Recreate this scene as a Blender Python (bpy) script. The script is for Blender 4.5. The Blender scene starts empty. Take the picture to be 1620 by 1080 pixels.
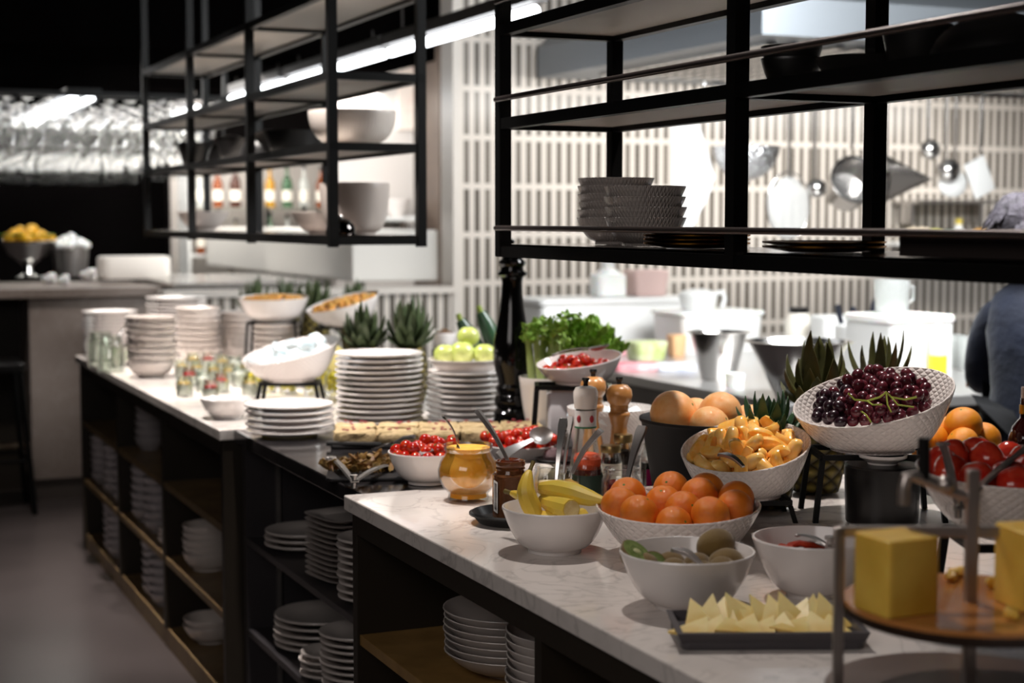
import bpy, math, random
from mathutils import Vector, Matrix, Euler
PI = math.pi; R = math.radians
sc = bpy.context.scene
col = sc.collection
# ---------------------------------------------------------------- camera
PITCH = math.atan(192/2500); YAW = math.atan(1103*math.cos(PITCH)/2500); EYE = 1.525
cam_d = bpy.data.cameras.new('camera'); cam = bpy.data.objects.new('camera', cam_d); col.objects.link(cam)
cam.location = (0, 0, EYE); cam.rotation_euler = (PI/2-PITCH, 0, -YAW)
cam_d.sensor_width = 36; cam_d.lens = 2500/1620*36; cam_d.clip_start = .05; cam_d.clip_end = 60
cam_d.dof.use_dof = True; cam_d.dof.focus_distance = 3.15; cam_d.dof.aperture_fstop = 3.1
sc.camera = cam
# ---------------------------------------------------------------- exposure, world
sc.view_settings.view_transform = 'Standard'; sc.view_settings.look = 'None'
sc.view_settings.gamma = 1; sc.view_settings.use_curve_mapping = False
sc.view_settings.exposure = 0.0
w = bpy.data.worlds.new('room_air'); sc.world = w; w.use_nodes = True
w.node_tree.nodes['Background'].inputs[0].default_value = (.62, .56, .54, 1)
w.node_tree.nodes['Background'].inputs[1].default_value = .035
# ---------------------------------------------------------------- lamps of the place and added unseen fills
def lamp(name, kind, loc, power, color, aim=None, **k):
    d = bpy.data.lights.new(name, kind); o = bpy.data.objects.new(name, d); col.objects.link(o)
    o.location = loc; d.energy = power; d.color = color
    if aim is not None:
        o.rotation_euler = (Vector(aim)-Vector(loc)).to_track_quat('-Z', 'Y').to_euler()
    for a, b in k.items(): setattr(d, a, b)
    return o
WARM = (1, .92, .865); COOL = (.97, .99, 1)
for (x, y, p, tx, ty, ang) in ((1.45, 3.0, 80, 1.40, 2.2, 74), (1.05, 3.75, 180, 1.25, 3.75, 56), (1.0, 4.9, 290, 1.4, 5.0, 60), (1.0, 6.2, 330, 1.4, 6.3, 62), (1.1, 7.3, 230, 1.4, 7.2, 60), (2.15, 3.1, 150, 1.8, 2.8, 64), (.75, 7.7, 70, 1.15, 8.9, 60)):  # last spot is unseen, added to brighten the bar end panel
    lamp('buffet_and_fill_spot_light', 'SPOT', (x, y, 2.82), p, WARM, (tx, ty, .9), spot_size=R(ang), spot_blend=.6, shadow_soft_size=.04)
lamp('kitchen_ceiling_light', 'AREA', (3.7, 4.1, 2.85), 250, COOL, (4.2, 5.9, .9), shape='RECTANGLE', size=1.8, size_y=1.2)
lamp('kitchen_wall_fill_light', 'AREA', (5.2, 7.2, 2.22), 34, (1, .965, .92), (5.2, 8.0, 1.1), shape='RECTANGLE', size=3.3, size_y=.25)  # unseen lamp added under the hood to brighten the tile wall
lamp('back_kitchen_light', 'AREA', (3.0, 9.2, 2.4), 60, (1, .97, .93), (3.2, 10.4, .8), shape='RECTANGLE', size=1.2, size_y=1.2)
lamp('back_bar_light', 'AREA', (2.9, 10.9, 2.4), 45, (1, .95, .88), (3.2, 11.6, 1.2), shape='RECTANGLE', size=1.6, size_y=.3)
lamp('bar_glass_light', 'AREA', (1.75, 11.2, 2.4), 95, (1, .96, .92), (1.75, 11.2, .8), shape='RECTANGLE', size=1.4, size_y=3.2)
lamp('dining_fill_light', 'AREA', (-.9, .9, 2.85), 42, (1, .92, .88), (1.3, 2.6, .8), shape='RECTANGLE', size=2.0, size_y=2.0)  # unseen soft fill, added to brighten the sides facing the camera
lamp('dining_floor_light', 'SPOT', (-.6, 5.2, 2.85), 10, (1, .9, .86), (0.1, 6.0, 0), spot_size=R(70), spot_blend=.9, shadow_soft_size=.2)
# ---------------------------------------------------------------- geometry of the view, for measuring places on real surfaces
def ray(px, py):
    a = (px-810)/2500; b = -(py-540)/2500
    F = Vector((math.sin(YAW)*math.cos(PITCH), math.cos(YAW)*math.cos(PITCH), -math.sin(PITCH)))
    Rt = Vector((math.cos(YAW), -math.sin(YAW), 0)); U = Rt.cross(F)
    return F+a*Rt+b*U
def at(px, py, h=.9, back=0):
    d = ray(px, py); t = (h-EYE)/d.z; p = Vector((d.x*t, d.y*t, h))
    f = Vector((d.x, d.y, 0)).normalized()
    return p+f*back
def dq(px, py, dist):
    d = ray(px, py); n = math.hypot(d.x, d.y)
    k = dist/(d.x*math.sin(YAW)+d.y*math.cos(YAW))
    return Vector((d.x*k, d.y*k, EYE+d.z*k))
def onX(px, py, x): d = ray(px, py); t = x/d.x; return Vector((x, d.y*t, EYE+d.z*t))
def onY(px, py, y): d = ray(px, py); t = y/d.y; return Vector((d.x*t, y, EYE+d.z*t))
def screen(p):
    v = Vector(p)-Vector((0, 0, EYE))
    F = Vector((math.sin(YAW)*math.cos(PITCH), math.cos(YAW)*math.cos(PITCH), -math.sin(PITCH)))
    Rt = Vector((math.cos(YAW), -math.sin(YAW), 0)); U = Rt.cross(F)
    z = v.dot(F); return 810+2500*v.dot(Rt)/z, 540-2500*v.dot(U)/z
RIGHT = Vector((math.cos(YAW), -math.sin(YAW), 0)); FWD = Vector((math.sin(YAW), math.cos(YAW), 0))
# ---------------------------------------------------------------- materials
def hx(s):
    s = s.lstrip('#'); v = [int(s[i:i+2], 16)/255 for i in (0, 2, 4)]
    return tuple(c/12.92 if c <= .04045 else ((c+.055)/1.055)**2.4 for c in v)+(1,)
MATS = {}
class N:
    def __init__(s, name):
        s.m = bpy.data.materials.new(name); s.m.use_nodes = True; s.t = s.m.node_tree
        s.b = s.t.nodes['Principled BSDF']; s.out = s.t.nodes['Material Output']
    def n(s, typ, **k):
        o = s.t.nodes.new(typ)
        for a, b in k.items():
            if a[0] == '_': o.inputs[int(a[1:])].default_value = b
            else: setattr(o, a, b)
        return o
    def l(s, a, b): s.t.links.new(a, b)
    def math(s, op, a, b=None, c=None):
        o = s.n('ShaderNodeMath', operation=op)
        for i, v in enumerate((a, b, c)):
            if v is None: continue
            if isinstance(v, (int, float)): o.inputs[i].default_value = v
            else: s.l(v, o.inputs[i])
        return o.outputs[0]
    def coord(s): return s.n('ShaderNodeTexCoord').outputs['Object']
def mat(name, color, rough=.5, metal=0, trans=0, ior=1.45, emis=0, bump=None, var=None, sss=0, coat=0, sheen=0, thin=None, alpha=1):
    k = N(name); b = k.b
    c = hx(color) if isinstance(color, str) else color
    b.inputs['Base Color'].default_value = c; b.inputs['Roughness'].default_value = rough
    b.inputs['Metallic'].default_value = metal; b.inputs['IOR'].default_value = ior
    b.inputs['Transmission Weight'].default_value = trans
    if coat: b.inputs['Coat Weight'].default_value = coat; b.inputs['Coat Roughness'].default_value = .08
    if sss: b.inputs['Subsurface Weight'].default_value = sss; b.inputs['Subsurface Radius'].default_value = (.02, .008, .004); b.inputs['Subsurface Scale'].default_value = .5
    if sheen: b.inputs['Sheen Weight'].default_value = sheen
    if alpha < 1: b.inputs['Alpha'].default_value = alpha
    if emis: b.inputs['Emission Color'].default_value = c; b.inputs['Emission Strength'].default_value = emis
    if var:
        nz = k.n('ShaderNodeTexNoise'); nz.inputs['Scale'].default_value = var[1]; nz.inputs['Detail'].default_value = 5
        rp = k.n('ShaderNodeValToRGB'); rp.color_ramp.elements[0].position = var[2] if len(var) > 2 else .35; rp.color_ramp.elements[1].position = var[3] if len(var) > 3 else .65
        rp.color_ramp.elements[0].color = c; rp.color_ramp.elements[1].color = hx(var[0])
        k.l(k.coord(), nz.inputs['Vector']); k.l(nz.outputs['Fac'], rp.inputs['Fac']); k.l(rp.outputs['Color'], b.inputs['Base Color'])
    if bump:
        nz = k.n('ShaderNodeTexNoise'); nz.inputs['Scale'].default_value = bump[0]; nz.inputs['Detail'].default_value = 4
        bp = k.n('ShaderNodeBump'); bp.inputs['Strength'].default_value = bump[1]; bp.inputs['Distance'].default_value = bump[2] if len(bump) > 2 else .002
        k.l(k.coord(), nz.inputs['Vector']); k.l(nz.outputs['Fac'], bp.inputs['Height']); k.l(bp.outputs['Normal'], b.inputs['Normal'])
    MATS[name] = k.m
    return k.m
china = mat('white_china', '#e9e2de', .16, coat=.3)
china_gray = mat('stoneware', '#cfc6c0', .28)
black_metal = mat('black_steel', '#050505', .45, 0); black_metal.node_tree.nodes['Principled BSDF'].inputs['Specular IOR Level'].default_value = .3
rail_metal = mat('dark_rail_steel', '#4a4240', .35, .7)
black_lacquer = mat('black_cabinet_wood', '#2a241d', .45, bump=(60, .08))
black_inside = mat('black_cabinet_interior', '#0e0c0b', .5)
black_glossy = mat('black_gloss', '#0a0909', .12)
black_plastic = mat('black_plastic', '#131212', .35)
dark_panel = mat('grey_black_laminate', '#393638', .3)
steel = mat('brushed_steel', '#c9c6c3', .22, 1)
satin = mat('satin_steel', '#b9b5b2', .28, .85)
cup_china = mat('shaded_stoneware', '#aaa4a6', .3)  # darker stoneware copy, shade under the worktop put into the colour
chrome = mat('polished_steel', '#d8d6d4', .08, 1)
dark_steel = mat('dark_cutlery_steel', '#a29d9a', .32, .8)
white_plastic = mat('white_plastic', '#dededc', .35)
brass = mat('brass_lid', '#b39a68', .28, .9)
def thin_glass(name, tint=(.97,.98,.97), gl=1.0, base=.04):
    k = N(name); k.t.nodes.remove(k.b); tr = k.n('ShaderNodeBsdfTransparent'); tr.inputs[0].default_value = (*tint, 1)
    g = k.n('ShaderNodeBsdfGlossy'); g.inputs['Roughness'].default_value = .04; g.inputs[0].default_value = (gl, gl, gl, 1)
    lw = k.n('ShaderNodeLayerWeight'); lw.inputs['Blend'].default_value = .35; f = k.math('MINIMUM', k.math('ADD', k.math('MULTIPLY', lw.outputs['Fresnel'], .55), base), 1)
    mx = k.n('ShaderNodeMixShader'); k.l(f, mx.inputs[0]); k.l(tr.outputs[0], mx.inputs[1]); k.l(g.outputs[0], mx.inputs[2]); k.l(mx.outputs[0], k.out.inputs[0]); return k.m
glass = thin_glass('clear_glass'); jar_soft = thin_glass('clear_round_jar_glass', (.99,.99,.98), .8, .02); glass_green = thin_glass('pale_jar_glass', (.93,.96,.93), 1.0, .08)
wood = mat('light_turned_wood', '#c08a52', .32, var=('#a8713b', 14, .3, .7), coat=.3)
board_wood = mat('stand_board_wood', '#b5763f', .25, var=('#c78a50', 8), coat=.4)
cork = mat('cork_stopper', '#c09a6a', .7)
def quilted(name, color, nu=46, kz=420, st=.6):
    k = N(name); b = k.b; b.inputs['Base Color'].default_value = hx(color); b.inputs['Roughness'].default_value = .22; b.inputs['Coat Weight'].default_value = .3
    sp = k.n('ShaderNodeSeparateXYZ'); k.l(k.coord(), sp.inputs[0])
    u = k.math('MULTIPLY', k.math('ARCTAN2', sp.outputs[1], sp.outputs[0]), nu/2.0)
    v = k.math('MULTIPLY', sp.outputs[2], kz/2.0)
    a = k.math('ABSOLUTE', k.math('SINE', k.math('ADD', u, v))); c = k.math('ABSOLUTE', k.math('SINE', k.math('SUBTRACT', u, v)))
    h = k.math('MINIMUM', a, c)
    bp = k.n('ShaderNodeBump'); bp.inputs['Strength'].default_value = st; bp.inputs['Distance'].default_value = .0025
    k.l(h, bp.inputs['Height']); k.l(bp.outputs[0], b.inputs['Normal'])
    return k.m
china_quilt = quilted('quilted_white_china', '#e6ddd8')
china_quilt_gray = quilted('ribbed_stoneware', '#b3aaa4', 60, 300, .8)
def marble_mat(name, base, vein, rough=.14):
    k = N(name); b = k.b; b.inputs['Roughness'].default_value = rough
    co = k.coord()
    n1 = k.n('ShaderNodeTexNoise'); n1.inputs['Scale'].default_value = 5.5; n1.inputs['Detail'].default_value = 8; n1.inputs['Distortion'].default_value = 1.6
    n2 = k.n('ShaderNodeTexNoise'); n2.inputs['Scale'].default_value = 14; n2.inputs['Detail'].default_value = 6; n2.inputs['Distortion'].default_value = .8
    k.l(co, n1.inputs['Vector']); k.l(co, n2.inputs['Vector'])
    v = k.math('ABSOLUTE', k.math('SUBTRACT', n1.outputs['Fac'], .5))
    v = k.math('SUBTRACT', 1, k.math('MINIMUM', k.math('MULTIPLY', v, 30), 1))
    v = k.math('MULTIPLY', v, k.math('MULTIPLY', n2.outputs['Fac'], 1.3))
    cl = k.math('MULTIPLY', k.math('MAXIMUM', k.math('SUBTRACT', n2.outputs['Fac'], .5), 0), .9)
    f = k.math('MINIMUM', k.math('ADD', k.math('MULTIPLY', v, .55), cl), 1)
    mx = k.n('ShaderNodeMix', data_type='RGBA'); mx.inputs['A'].default_value = hx(base); mx.inputs['B'].default_value = hx(vein)
    k.l(f, mx.inputs['Factor']); k.l(mx.outputs['Result'], b.inputs['Base Color'])
    return k.m
marble = marble_mat('white_marble', '#dfd7d1', '#a39c98')
stone_slab = marble_mat('brown_grey_stone', '#8a7d75', '#a0958d', .35)
def tile_mat():
    k = N('slotted_wall_tiles'); b = k.b; b.inputs['Roughness'].default_value = .25
    sp = k.n('ShaderNodeSeparateXYZ'); k.l(k.coord(), sp.inputs[0])
    fx = k.math('FRACT', k.math('DIVIDE', k.math('ADD', sp.outputs[0], 10), .0617))
    fz = k.math('FRACT', k.math('DIVIDE', k.math('ADD', sp.outputs[2], 10-1.677+.016), .264))
    tx = k.math('GREATER_THAN', fx, .49); tz = k.math('GREATER_THAN', fz, .12)
    tile = k.math('MULTIPLY', tx, tz)
    cell = k.math('FLOOR', k.math('DIVIDE', k.math('ADD', sp.outputs[0], 10), .0617))
    cz = k.math('FLOOR', k.math('DIVIDE', k.math('ADD', sp.outputs[2], 10-1.677+.016), .264))
    wn = k.n('ShaderNodeTexWhiteNoise', noise_dimensions='2D'); cb = k.n('ShaderNodeCombineXYZ'); k.l(cell, cb.inputs[0]); k.l(cz, cb.inputs[1]); k.l(cb.outputs[0], wn.inputs['Vector'])
    c1 = k.n('ShaderNodeMix', data_type='RGBA'); c1.inputs['A'].default_value = hx('#5d574f'); c1.inputs['B'].default_value = hx('#7d766d'); k.l(wn.outputs['Value'], c1.inputs['Factor'])
    mx = k.n('ShaderNodeMix', data_type='RGBA'); mx.inputs['A'].default_value = hx('#dcd4cb'); k.l(c1.outputs['Result'], mx.inputs['B'])
    k.l(tile, mx.inputs['Factor']); k.l(mx.outputs['Result'], b.inputs['Base Color'])
    bp = k.n('ShaderNodeBump'); bp.inputs['Strength'].default_value = .6; bp.inputs['Distance'].default_value = .006; bp.invert = True
    k.l(tile, bp.inputs['Height']); k.l(bp.outputs[0], b.inputs['Normal'])
    return k.m
tiles = tile_mat()
# ---------------------------------------------------------------- mesh builder
def frame(d):
    d = d.normalized(); a = Vector((0, 0, 1)) if abs(d.z) < .9 else Vector((1, 0, 0))
    x = d.cross(a).normalized(); return x, d.cross(x).normalized()
class MB:
    def __init__(s): s.v = []; s.f = []
    def add(s, vs, fs, M=None):
        o = len(s.v); s.v += [tuple(M @ Vector(v)) if M else tuple(v) for v in vs]; s.f += [tuple(i+o for i in f) for f in fs]; return s
    def box(s, x0, y0, z0, x1, y1, z1, M=None):
        return s.add([(x0,y0,z0),(x1,y0,z0),(x1,y1,z0),(x0,y1,z0),(x0,y0,z1),(x1,y0,z1),(x1,y1,z1),(x0,y1,z1)],
                     [(0,3,2,1),(4,5,6,7),(0,1,5,4),(1,2,6,5),(2,3,7,6),(3,0,4,7)], M)
    def rbox(s, cx, cy, z0, w, d, h, r=.01, M=None, taper=1, seg=3):   # box with round vertical corners
        ring = []
        for qx, qy, a0 in ((1,1,0), (-1,1,90), (-1,-1,180), (1,-1,270)):
            for i in range(seg+1):
                a = R(a0+90*i/seg); ring.append((qx*(w/2-r)+r*math.cos(a), qy*(d/2-r)+r*math.sin(a)))
        n = len(ring); e = min(.25*r, h*.2)
        lv = [(z0, taper*(1-e/w*2)), (z0+e, taper), (z0+h-e, 1), (z0+h, 1-e/w*2)]
        vs = [(cx+x*k, cy+y*k, z) for z, k in lv for x, y in ring]
        fs = [(j*n+i, j*n+(i+1)%n, (j+1)*n+(i+1)%n, (j+1)*n+i) for j in range(3) for i in range(n)]
        fs += [tuple(range(n))[::-1], tuple(range(3*n, 4*n))]
        return s.add(vs, fs, M)
    def lathe(s, prof, seg=36, M=None, shear=None, c=(0,0,0)):
        vs = []; idx = []
        for r, z in prof:
            if r < 1e-6: idx.append([len(vs)]*seg); vs.append((c[0], c[1], c[2]+z))
            else:
                idx.append(list(range(len(vs), len(vs)+seg)))
                for i in range(seg):
                    a = 2*PI*i/seg; x, y = r*math.cos(a), r*math.sin(a)
                    zz = z + (shear(x, y, z) if shear else 0); vs.append((c[0]+x, c[1]+y, c[2]+zz))
        fs = []
        for j in range(len(prof)-1):
            A, B = idx[j], idx[j+1]
            for i in range(seg):
                q = [A[i], A[(i+1) % seg], B[(i+1) % seg], B[i]]
                q = [v for n_, v in enumerate(q) if v not in q[:n_]]
                if len(q) > 2: fs.append(tuple(q))
        return s.add(vs, fs, M)
    def tube(s, pts, rad, seg=8, M=None, flat=1, closed=False):
        pts = [Vector(p) for p in pts]; n = len(pts)
        rad = rad if isinstance(rad, (list, tuple)) else [rad]*n
        vs = []; px = None
        for i, p in enumerate(pts):
            if closed: d = pts[(i+1) % n]-pts[i-1]
            else: d = pts[min(i+1, n-1)]-pts[max(i-1, 0)]
            if d.length < 1e-9: d = Vector((0, 0, 1))
            d.normalize()
            if px is None: x, y = frame(d)
            else:
                x = (px-d*px.dot(d)); x = x.normalized() if x.length > 1e-6 else frame(d)[0]; y = d.cross(x)
            px = x
            for j in range(seg):
                a = 2*PI*j/seg; vs.append(p+x*math.cos(a)*rad[i]+y*math.sin(a)*rad[i]*flat)
        m = n if closed else n-1
        fs = [(i*seg+j, i*seg+(j+1) % seg, ((i+1) % n)*seg+(j+1) % seg, ((i+1) % n)*seg+j) for i in range(m) for j in range(seg)]
        if not closed: fs += [tuple(range(seg))[::-1], tuple(range((n-1)*seg, n*seg))]
        return s.add(vs, fs, M)
    def bar(s, a, b, w, h=None):   # square section bar between two points
        h = h or w; a = Vector(a); b = Vector(b); d = (b-a).normalized()
        if abs(d.z) > .9: x, y = Vector((1,0,0)), Vector((0,1,0))
        else: x = d.cross(Vector((0,0,1))).normalized(); y = x.cross(d).normalized()
        vs = [p+x*sx*w/2+y*sy*h/2 for p in (a, b) for sx, sy in ((-1,-1),(1,-1),(1,1),(-1,1))]
        return s.add(vs, [(3,2,1,0),(4,5,6,7),(0,1,5,4),(1,2,6,5),(2,3,7,6),(3,0,4,7)])
    def ball(s, c, r, seg=20, rings=12, M=None, fn=None):
        r = r if isinstance(r, (tuple, list)) else (r, r, r)
        prof = [(math.sin(PI*i/rings), -math.cos(PI*i/rings)) for i in range(rings+1)]
        prof[0] = (0, -1); prof[-1] = (0, 1)
        t = MB().lathe(prof, seg)
        vs = []
        for v in t.v:
            p = Vector(v); k = fn(p) if fn else 1
            vs.append((c[0]+p.x*r[0]*k, c[1]+p.y*r[1]*k, c[2]+p.z*r[2]*k))
        return s.add(vs, t.f, M)
    def blade(s, p0, p1, bend, w, th=.0015, n=7, side=None, tip=0.02, fold=.35):   # pointed leaf with a keel
        p0 = Vector(p0); p1 = Vector(p1); bend = Vector(bend); d = (p1-p0)
        sd = (side or d.cross(Vector((0,0,1)))); sd = Vector(sd).normalized() if Vector(sd).length > 1e-6 else Vector((1,0,0))
        nm = sd.cross(d).normalized(); vs = []
        for i in range(n+1):
            t = i/n; c = p0+d*t+bend*(4*t*(1-t))*.5+bend*t*t*.5
            ww = w*(max(0, math.sin(PI*min(1, .18+t*.82)))**.8+tip)
            for q, k in ((-1, fold), (0, 0), (1, fold)):
                vs.append(c+sd*q*ww/2+nm*k*ww*.5)
            for q, k in ((1, fold), (0, 0), (-1, fold)):
                vs.append(c+sd*q*ww/2+nm*(k*ww*.5-th))
        fs = []
        for i in range(n):
            for j in range(6): a = i*6+j; b = i*6+(j+1) % 6; fs.append((a, b, b+6, a+6))
        fs += [(5,4,3,2,1,0), tuple(n*6+q for q in range(6))]
        return s.add(vs, fs)
    def build(s, name, material, parent=None, loc=None, smooth=True, ang=38, bevel=0):
        me = bpy.data.meshes.new(name); me.from_pydata([tuple(v) for v in s.v], [], s.f); me.update()
        import bmesh
        b = bmesh.new(); b.from_mesh(me); bmesh.ops.recalc_face_normals(b, faces=b.faces); b.to_mesh(me); b.free()
        if smooth:
            me.shade_smooth(); me.set_sharp_from_angle(angle=R(ang))
        me.materials.append(material)
        o = bpy.data.objects.new(name, me); col.objects.link(o)
        if parent: o.parent = parent
        if loc is not None: o.location = loc
        if bevel:
            m = o.modifiers.new('edge', 'BEVEL'); m.width = bevel; m.segments = 2; m.limit_method = 'ANGLE'
        return o
def tag(o, label=None, cat=None, group=None, kind=None):
    if label: o['label'] = label
    if cat: o['category'] = cat
    if group: o['group'] = group
    if kind: o['kind'] = kind
    return o
def thing(name, label, cat, loc=(0,0,0), rz=0, group=None):
    o = bpy.data.objects.new(name, None); col.objects.link(o); o.location = loc; o.rotation_euler = (0,0,rz); o.empty_display_size = .05
    return tag(o, label, cat, group)
def dup(o, loc=None, rot=None, label=None, group=None, parent=None, scale=None):
    c = o.copy(); col.objects.link(c); c.parent = parent
    if parent is None:
        if loc is not None: c.location = loc
        if rot is not None: c.rotation_euler = rot
        if scale: c.scale = scale
        if label: c['label'] = label
        if group: c['group'] = group
    for ch in list(o.children): dup(ch, parent=c)
    return c
def struct(mb, name, m, **k): o = mb.build(name, m, **k); o['kind'] = 'structure'; return o
ORDS = ['first','second','third','fourth','fifth','sixth','seventh','eighth','ninth','tenth','eleventh','twelfth','13th','14th','15th','16th','17th','18th','19th','20th','21st','22nd','23rd','24th','25th','26th','27th','28th','29th','30th']
def from_top(i): return 'topmost' if i == 0 else ORDS[i]+' from the top'
def rank_labels(pts, noun, place, bands=3):
    """which one of a heap: its row as seen and its rank from the left in that row"""
    s = [screen(p) for p in pts]; order = sorted(range(len(pts)), key=lambda i: s[i][1]); out = [None]*len(pts)
    names = {1: [''], 2: ['upper row', 'lower row'], 3: ['top row', 'middle row', 'bottom row'], 4: ['top row', 'upper middle row', 'lower middle row', 'bottom row']}[bands]
    per = -(-len(pts)//bands)
    for b in range(bands):
        row = sorted(order[b*per:(b+1)*per], key=lambda i: s[i][0])
        for r_, i in enumerate(row):
            which = 'leftmost' if r_ == 0 else ('rightmost' if r_ == len(row)-1 else ORDS[r_]+' from left')
            out[i] = f'{noun}, {which}' + (f' in {names[b]}' if bands > 1 else '') + f' {place}'
    return out
def pt(name, label, cat, mb, m, loc, group=None, rot=None, **k):
    o = mb.build(name, m, loc=loc, **k)
    if rot: o.rotation_euler = rot
    return tag(o, label, cat, group)
# ================================================================ THE ROOM
floor_m = mat('polished_concrete', '#3b3534', .28, var=('#494241', 1.3, .3, .7), bump=(30, .05))
dark_paint = mat('dark_wall_paint', '#0f0d0d', .6); ceil_m = mat('black_ceiling_paint', '#060505', .9)
for q_ in (dark_paint, ceil_m): q_.node_tree.nodes['Principled BSDF'].inputs['Specular IOR Level'].default_value = 0
pale_wall = mat('pale_kitchen_wall', '#cfc9c4', .5)
struct(MB().box(-6, -3, -.1, 9, 14.2, 0), 'floor', floor_m, smooth=False)
struct(MB().box(-6, -3, 2.95, 9, 14.2, 3.05), 'ceiling', ceil_m, smooth=False)
struct(MB().box(-6, 13.5, 0, 9, 13.7, 2.95), 'wall_far', dark_paint, smooth=False)
struct(MB().box(-6.1, -3, 0, -6, 13.7, 2.95), 'wall_left', dark_paint, smooth=False)
struct(MB().box(8.6, -3, 0, 8.7, 13.7, 2.95), 'wall_right', pale_wall, smooth=False)
struct(MB().box(-6, -3.1, 0, 9, -3, 2.95), 'wall_near', dark_paint, smooth=False)
struct(MB().box(3.205, 8, 0, 8.6, 8.15, 2.95), 'wall_kitchen', tiles, smooth=False)
struct(MB().box(1.62, 8, 0, 3.175, 8.15, 1.13), 'wall_low', tiles, smooth=False)
trim_m = mat('white_tile_trim', '#dcd5cd', .3)
struct(MB().box(1.6, 7.97, 1.13, 3.175, 8.18, 1.165), 'trim_1', trim_m, smooth=False)
struct(MB().box(3.165, 7.985, 0, 3.207, 8.165, 2.95), 'trim_2', trim_m, smooth=False)
struct(MB().box(.62, 13.44, .0, .66, 13.5, 2.95), 'trim_3', mat('grey_joint_strip', '#4a4543', .4), smooth=False)
struct(MB().box(2.5, 12.3, 0, 5.6, 12.4, 2.95), 'wall_back_bar', dark_paint, smooth=False)
struct(MB().box(2.52, 12.27, .9, 5.6, 12.3, 2.06), 'trim_4', mat('back_bar_pale_tiles', '#b5aea8', .3), smooth=False)
struct(MB().box(-5.98, 8.6, 2.44, 3.3, 13.5, 2.95), 'trim_5', ceil_m, smooth=False)
struct(MB().box(3.32, 10.6, 0, 5.4, 10.7, 2.95), 'wall_back_kitchen', pale_wall, smooth=False)
# ---- white buffet counter, far part
shelf_wood = mat('stained_shelf_wood', '#6b563c', .42, var=('#806a48', 12), bump=(90, .15))
def cabinet(name, label, Y0, Y1, divs, shelves, fx=1.10, depth=.66, m=black_lacquer, top=.868, group=None, boards=shelf_wood):
    t = thing(name, label, 'cabinet', (fx, (Y0+Y1)/2, 0)); yo = (Y0+Y1)/2
    for y in (Y0+.016, Y1-.016):
        MB().box(0, y-yo-.016, 0, depth, y-yo+.016, top).build('side_panel', m, t, smooth=False, bevel=.0015)
    for y in divs: MB().box(.004, y-yo-.014, .07, depth-.02, y-yo+.014, top-.045).build('divider', m, t, smooth=False)
    MB().box(0, Y0-yo+.032, top-.05, .022, Y1-yo-.032, top).build('top_rail', m, t, smooth=False)
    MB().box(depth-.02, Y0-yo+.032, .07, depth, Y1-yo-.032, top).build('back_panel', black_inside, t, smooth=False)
    MB().box(.01, Y0-yo+.032, 0, depth-.02, Y1-yo-.032, .07).build('plinth_shelf', boards, t, smooth=False)
    ys = [Y0+.018]+list(divs)+[Y1-.018]
    for a, b in zip(ys, ys[1:]):
        for h in shelves: MB().box(.006, a-yo+.014, h-.024, depth-.02, b-yo-.014, h).build('shelf', boards, t, smooth=False, bevel=.001)
    return t
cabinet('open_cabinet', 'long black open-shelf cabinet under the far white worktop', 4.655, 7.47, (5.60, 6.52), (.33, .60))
pt('worktop', 'far white marble worktop crowded with stacked plates and bowls', 'worktop', MB().box(0, 0, 0, 1.15, 2.86, .032), marble, (1.085, 4.638, .868), smooth=False, bevel=.003)
# ---- black middle part
tm = thing('open_cabinet', 'charcoal laminate open-shelf unit under the black stone worktop', 'cabinet', (1.15, 4.02, 0))
MB().box(0, .56, 0, .66, .60, .858).build('side_panel', dark_panel, tm, smooth=False)
MB().box(0, -.605, 0, .66, -.58, .858).build('side_panel', dark_panel, tm, smooth=False)
MB().box(.64, -.58, .05, .66, .56, .858).build('back_panel', dark_panel, tm, smooth=False)
MB().box(.03, -.58, 0, .64, .56, .05).build('plinth', dark_panel, tm, smooth=False)
for h in (.305, .58): MB().box(.0, -.58, h-.02, .64, .56, h).build('shelf', dark_panel, tm, smooth=False, bevel=.0015)
for y in (.548, ): 
    for k in (.09, .55): MB().box(k, y, .08, k+.012, y+.012, .84).build('shelf_track', dark_steel, tm, smooth=False)
stone = mat('black_stone', '#1b191a', .12, var=('#2b2829', 5), bump=(25, .05))
pt('worktop', 'black polished stone worktop between the two white marble worktops', 'worktop', MB().box(0, 0, 0, 1.1, 1.215, .038), stone, (1.128, 3.42, .861), smooth=False, bevel=.003)
# ---- near part
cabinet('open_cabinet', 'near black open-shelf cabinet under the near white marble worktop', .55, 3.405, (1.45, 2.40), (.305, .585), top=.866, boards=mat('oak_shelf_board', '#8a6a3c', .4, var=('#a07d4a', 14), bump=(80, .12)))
pt('worktop', 'near white veined marble worktop carrying fruit bowls, jars and cheese', 'worktop', MB().box(0, 0, 0, 1.22, 2.92, .034), marble, (1.085, .5, .866), smooth=False, bevel=.003)
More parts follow.
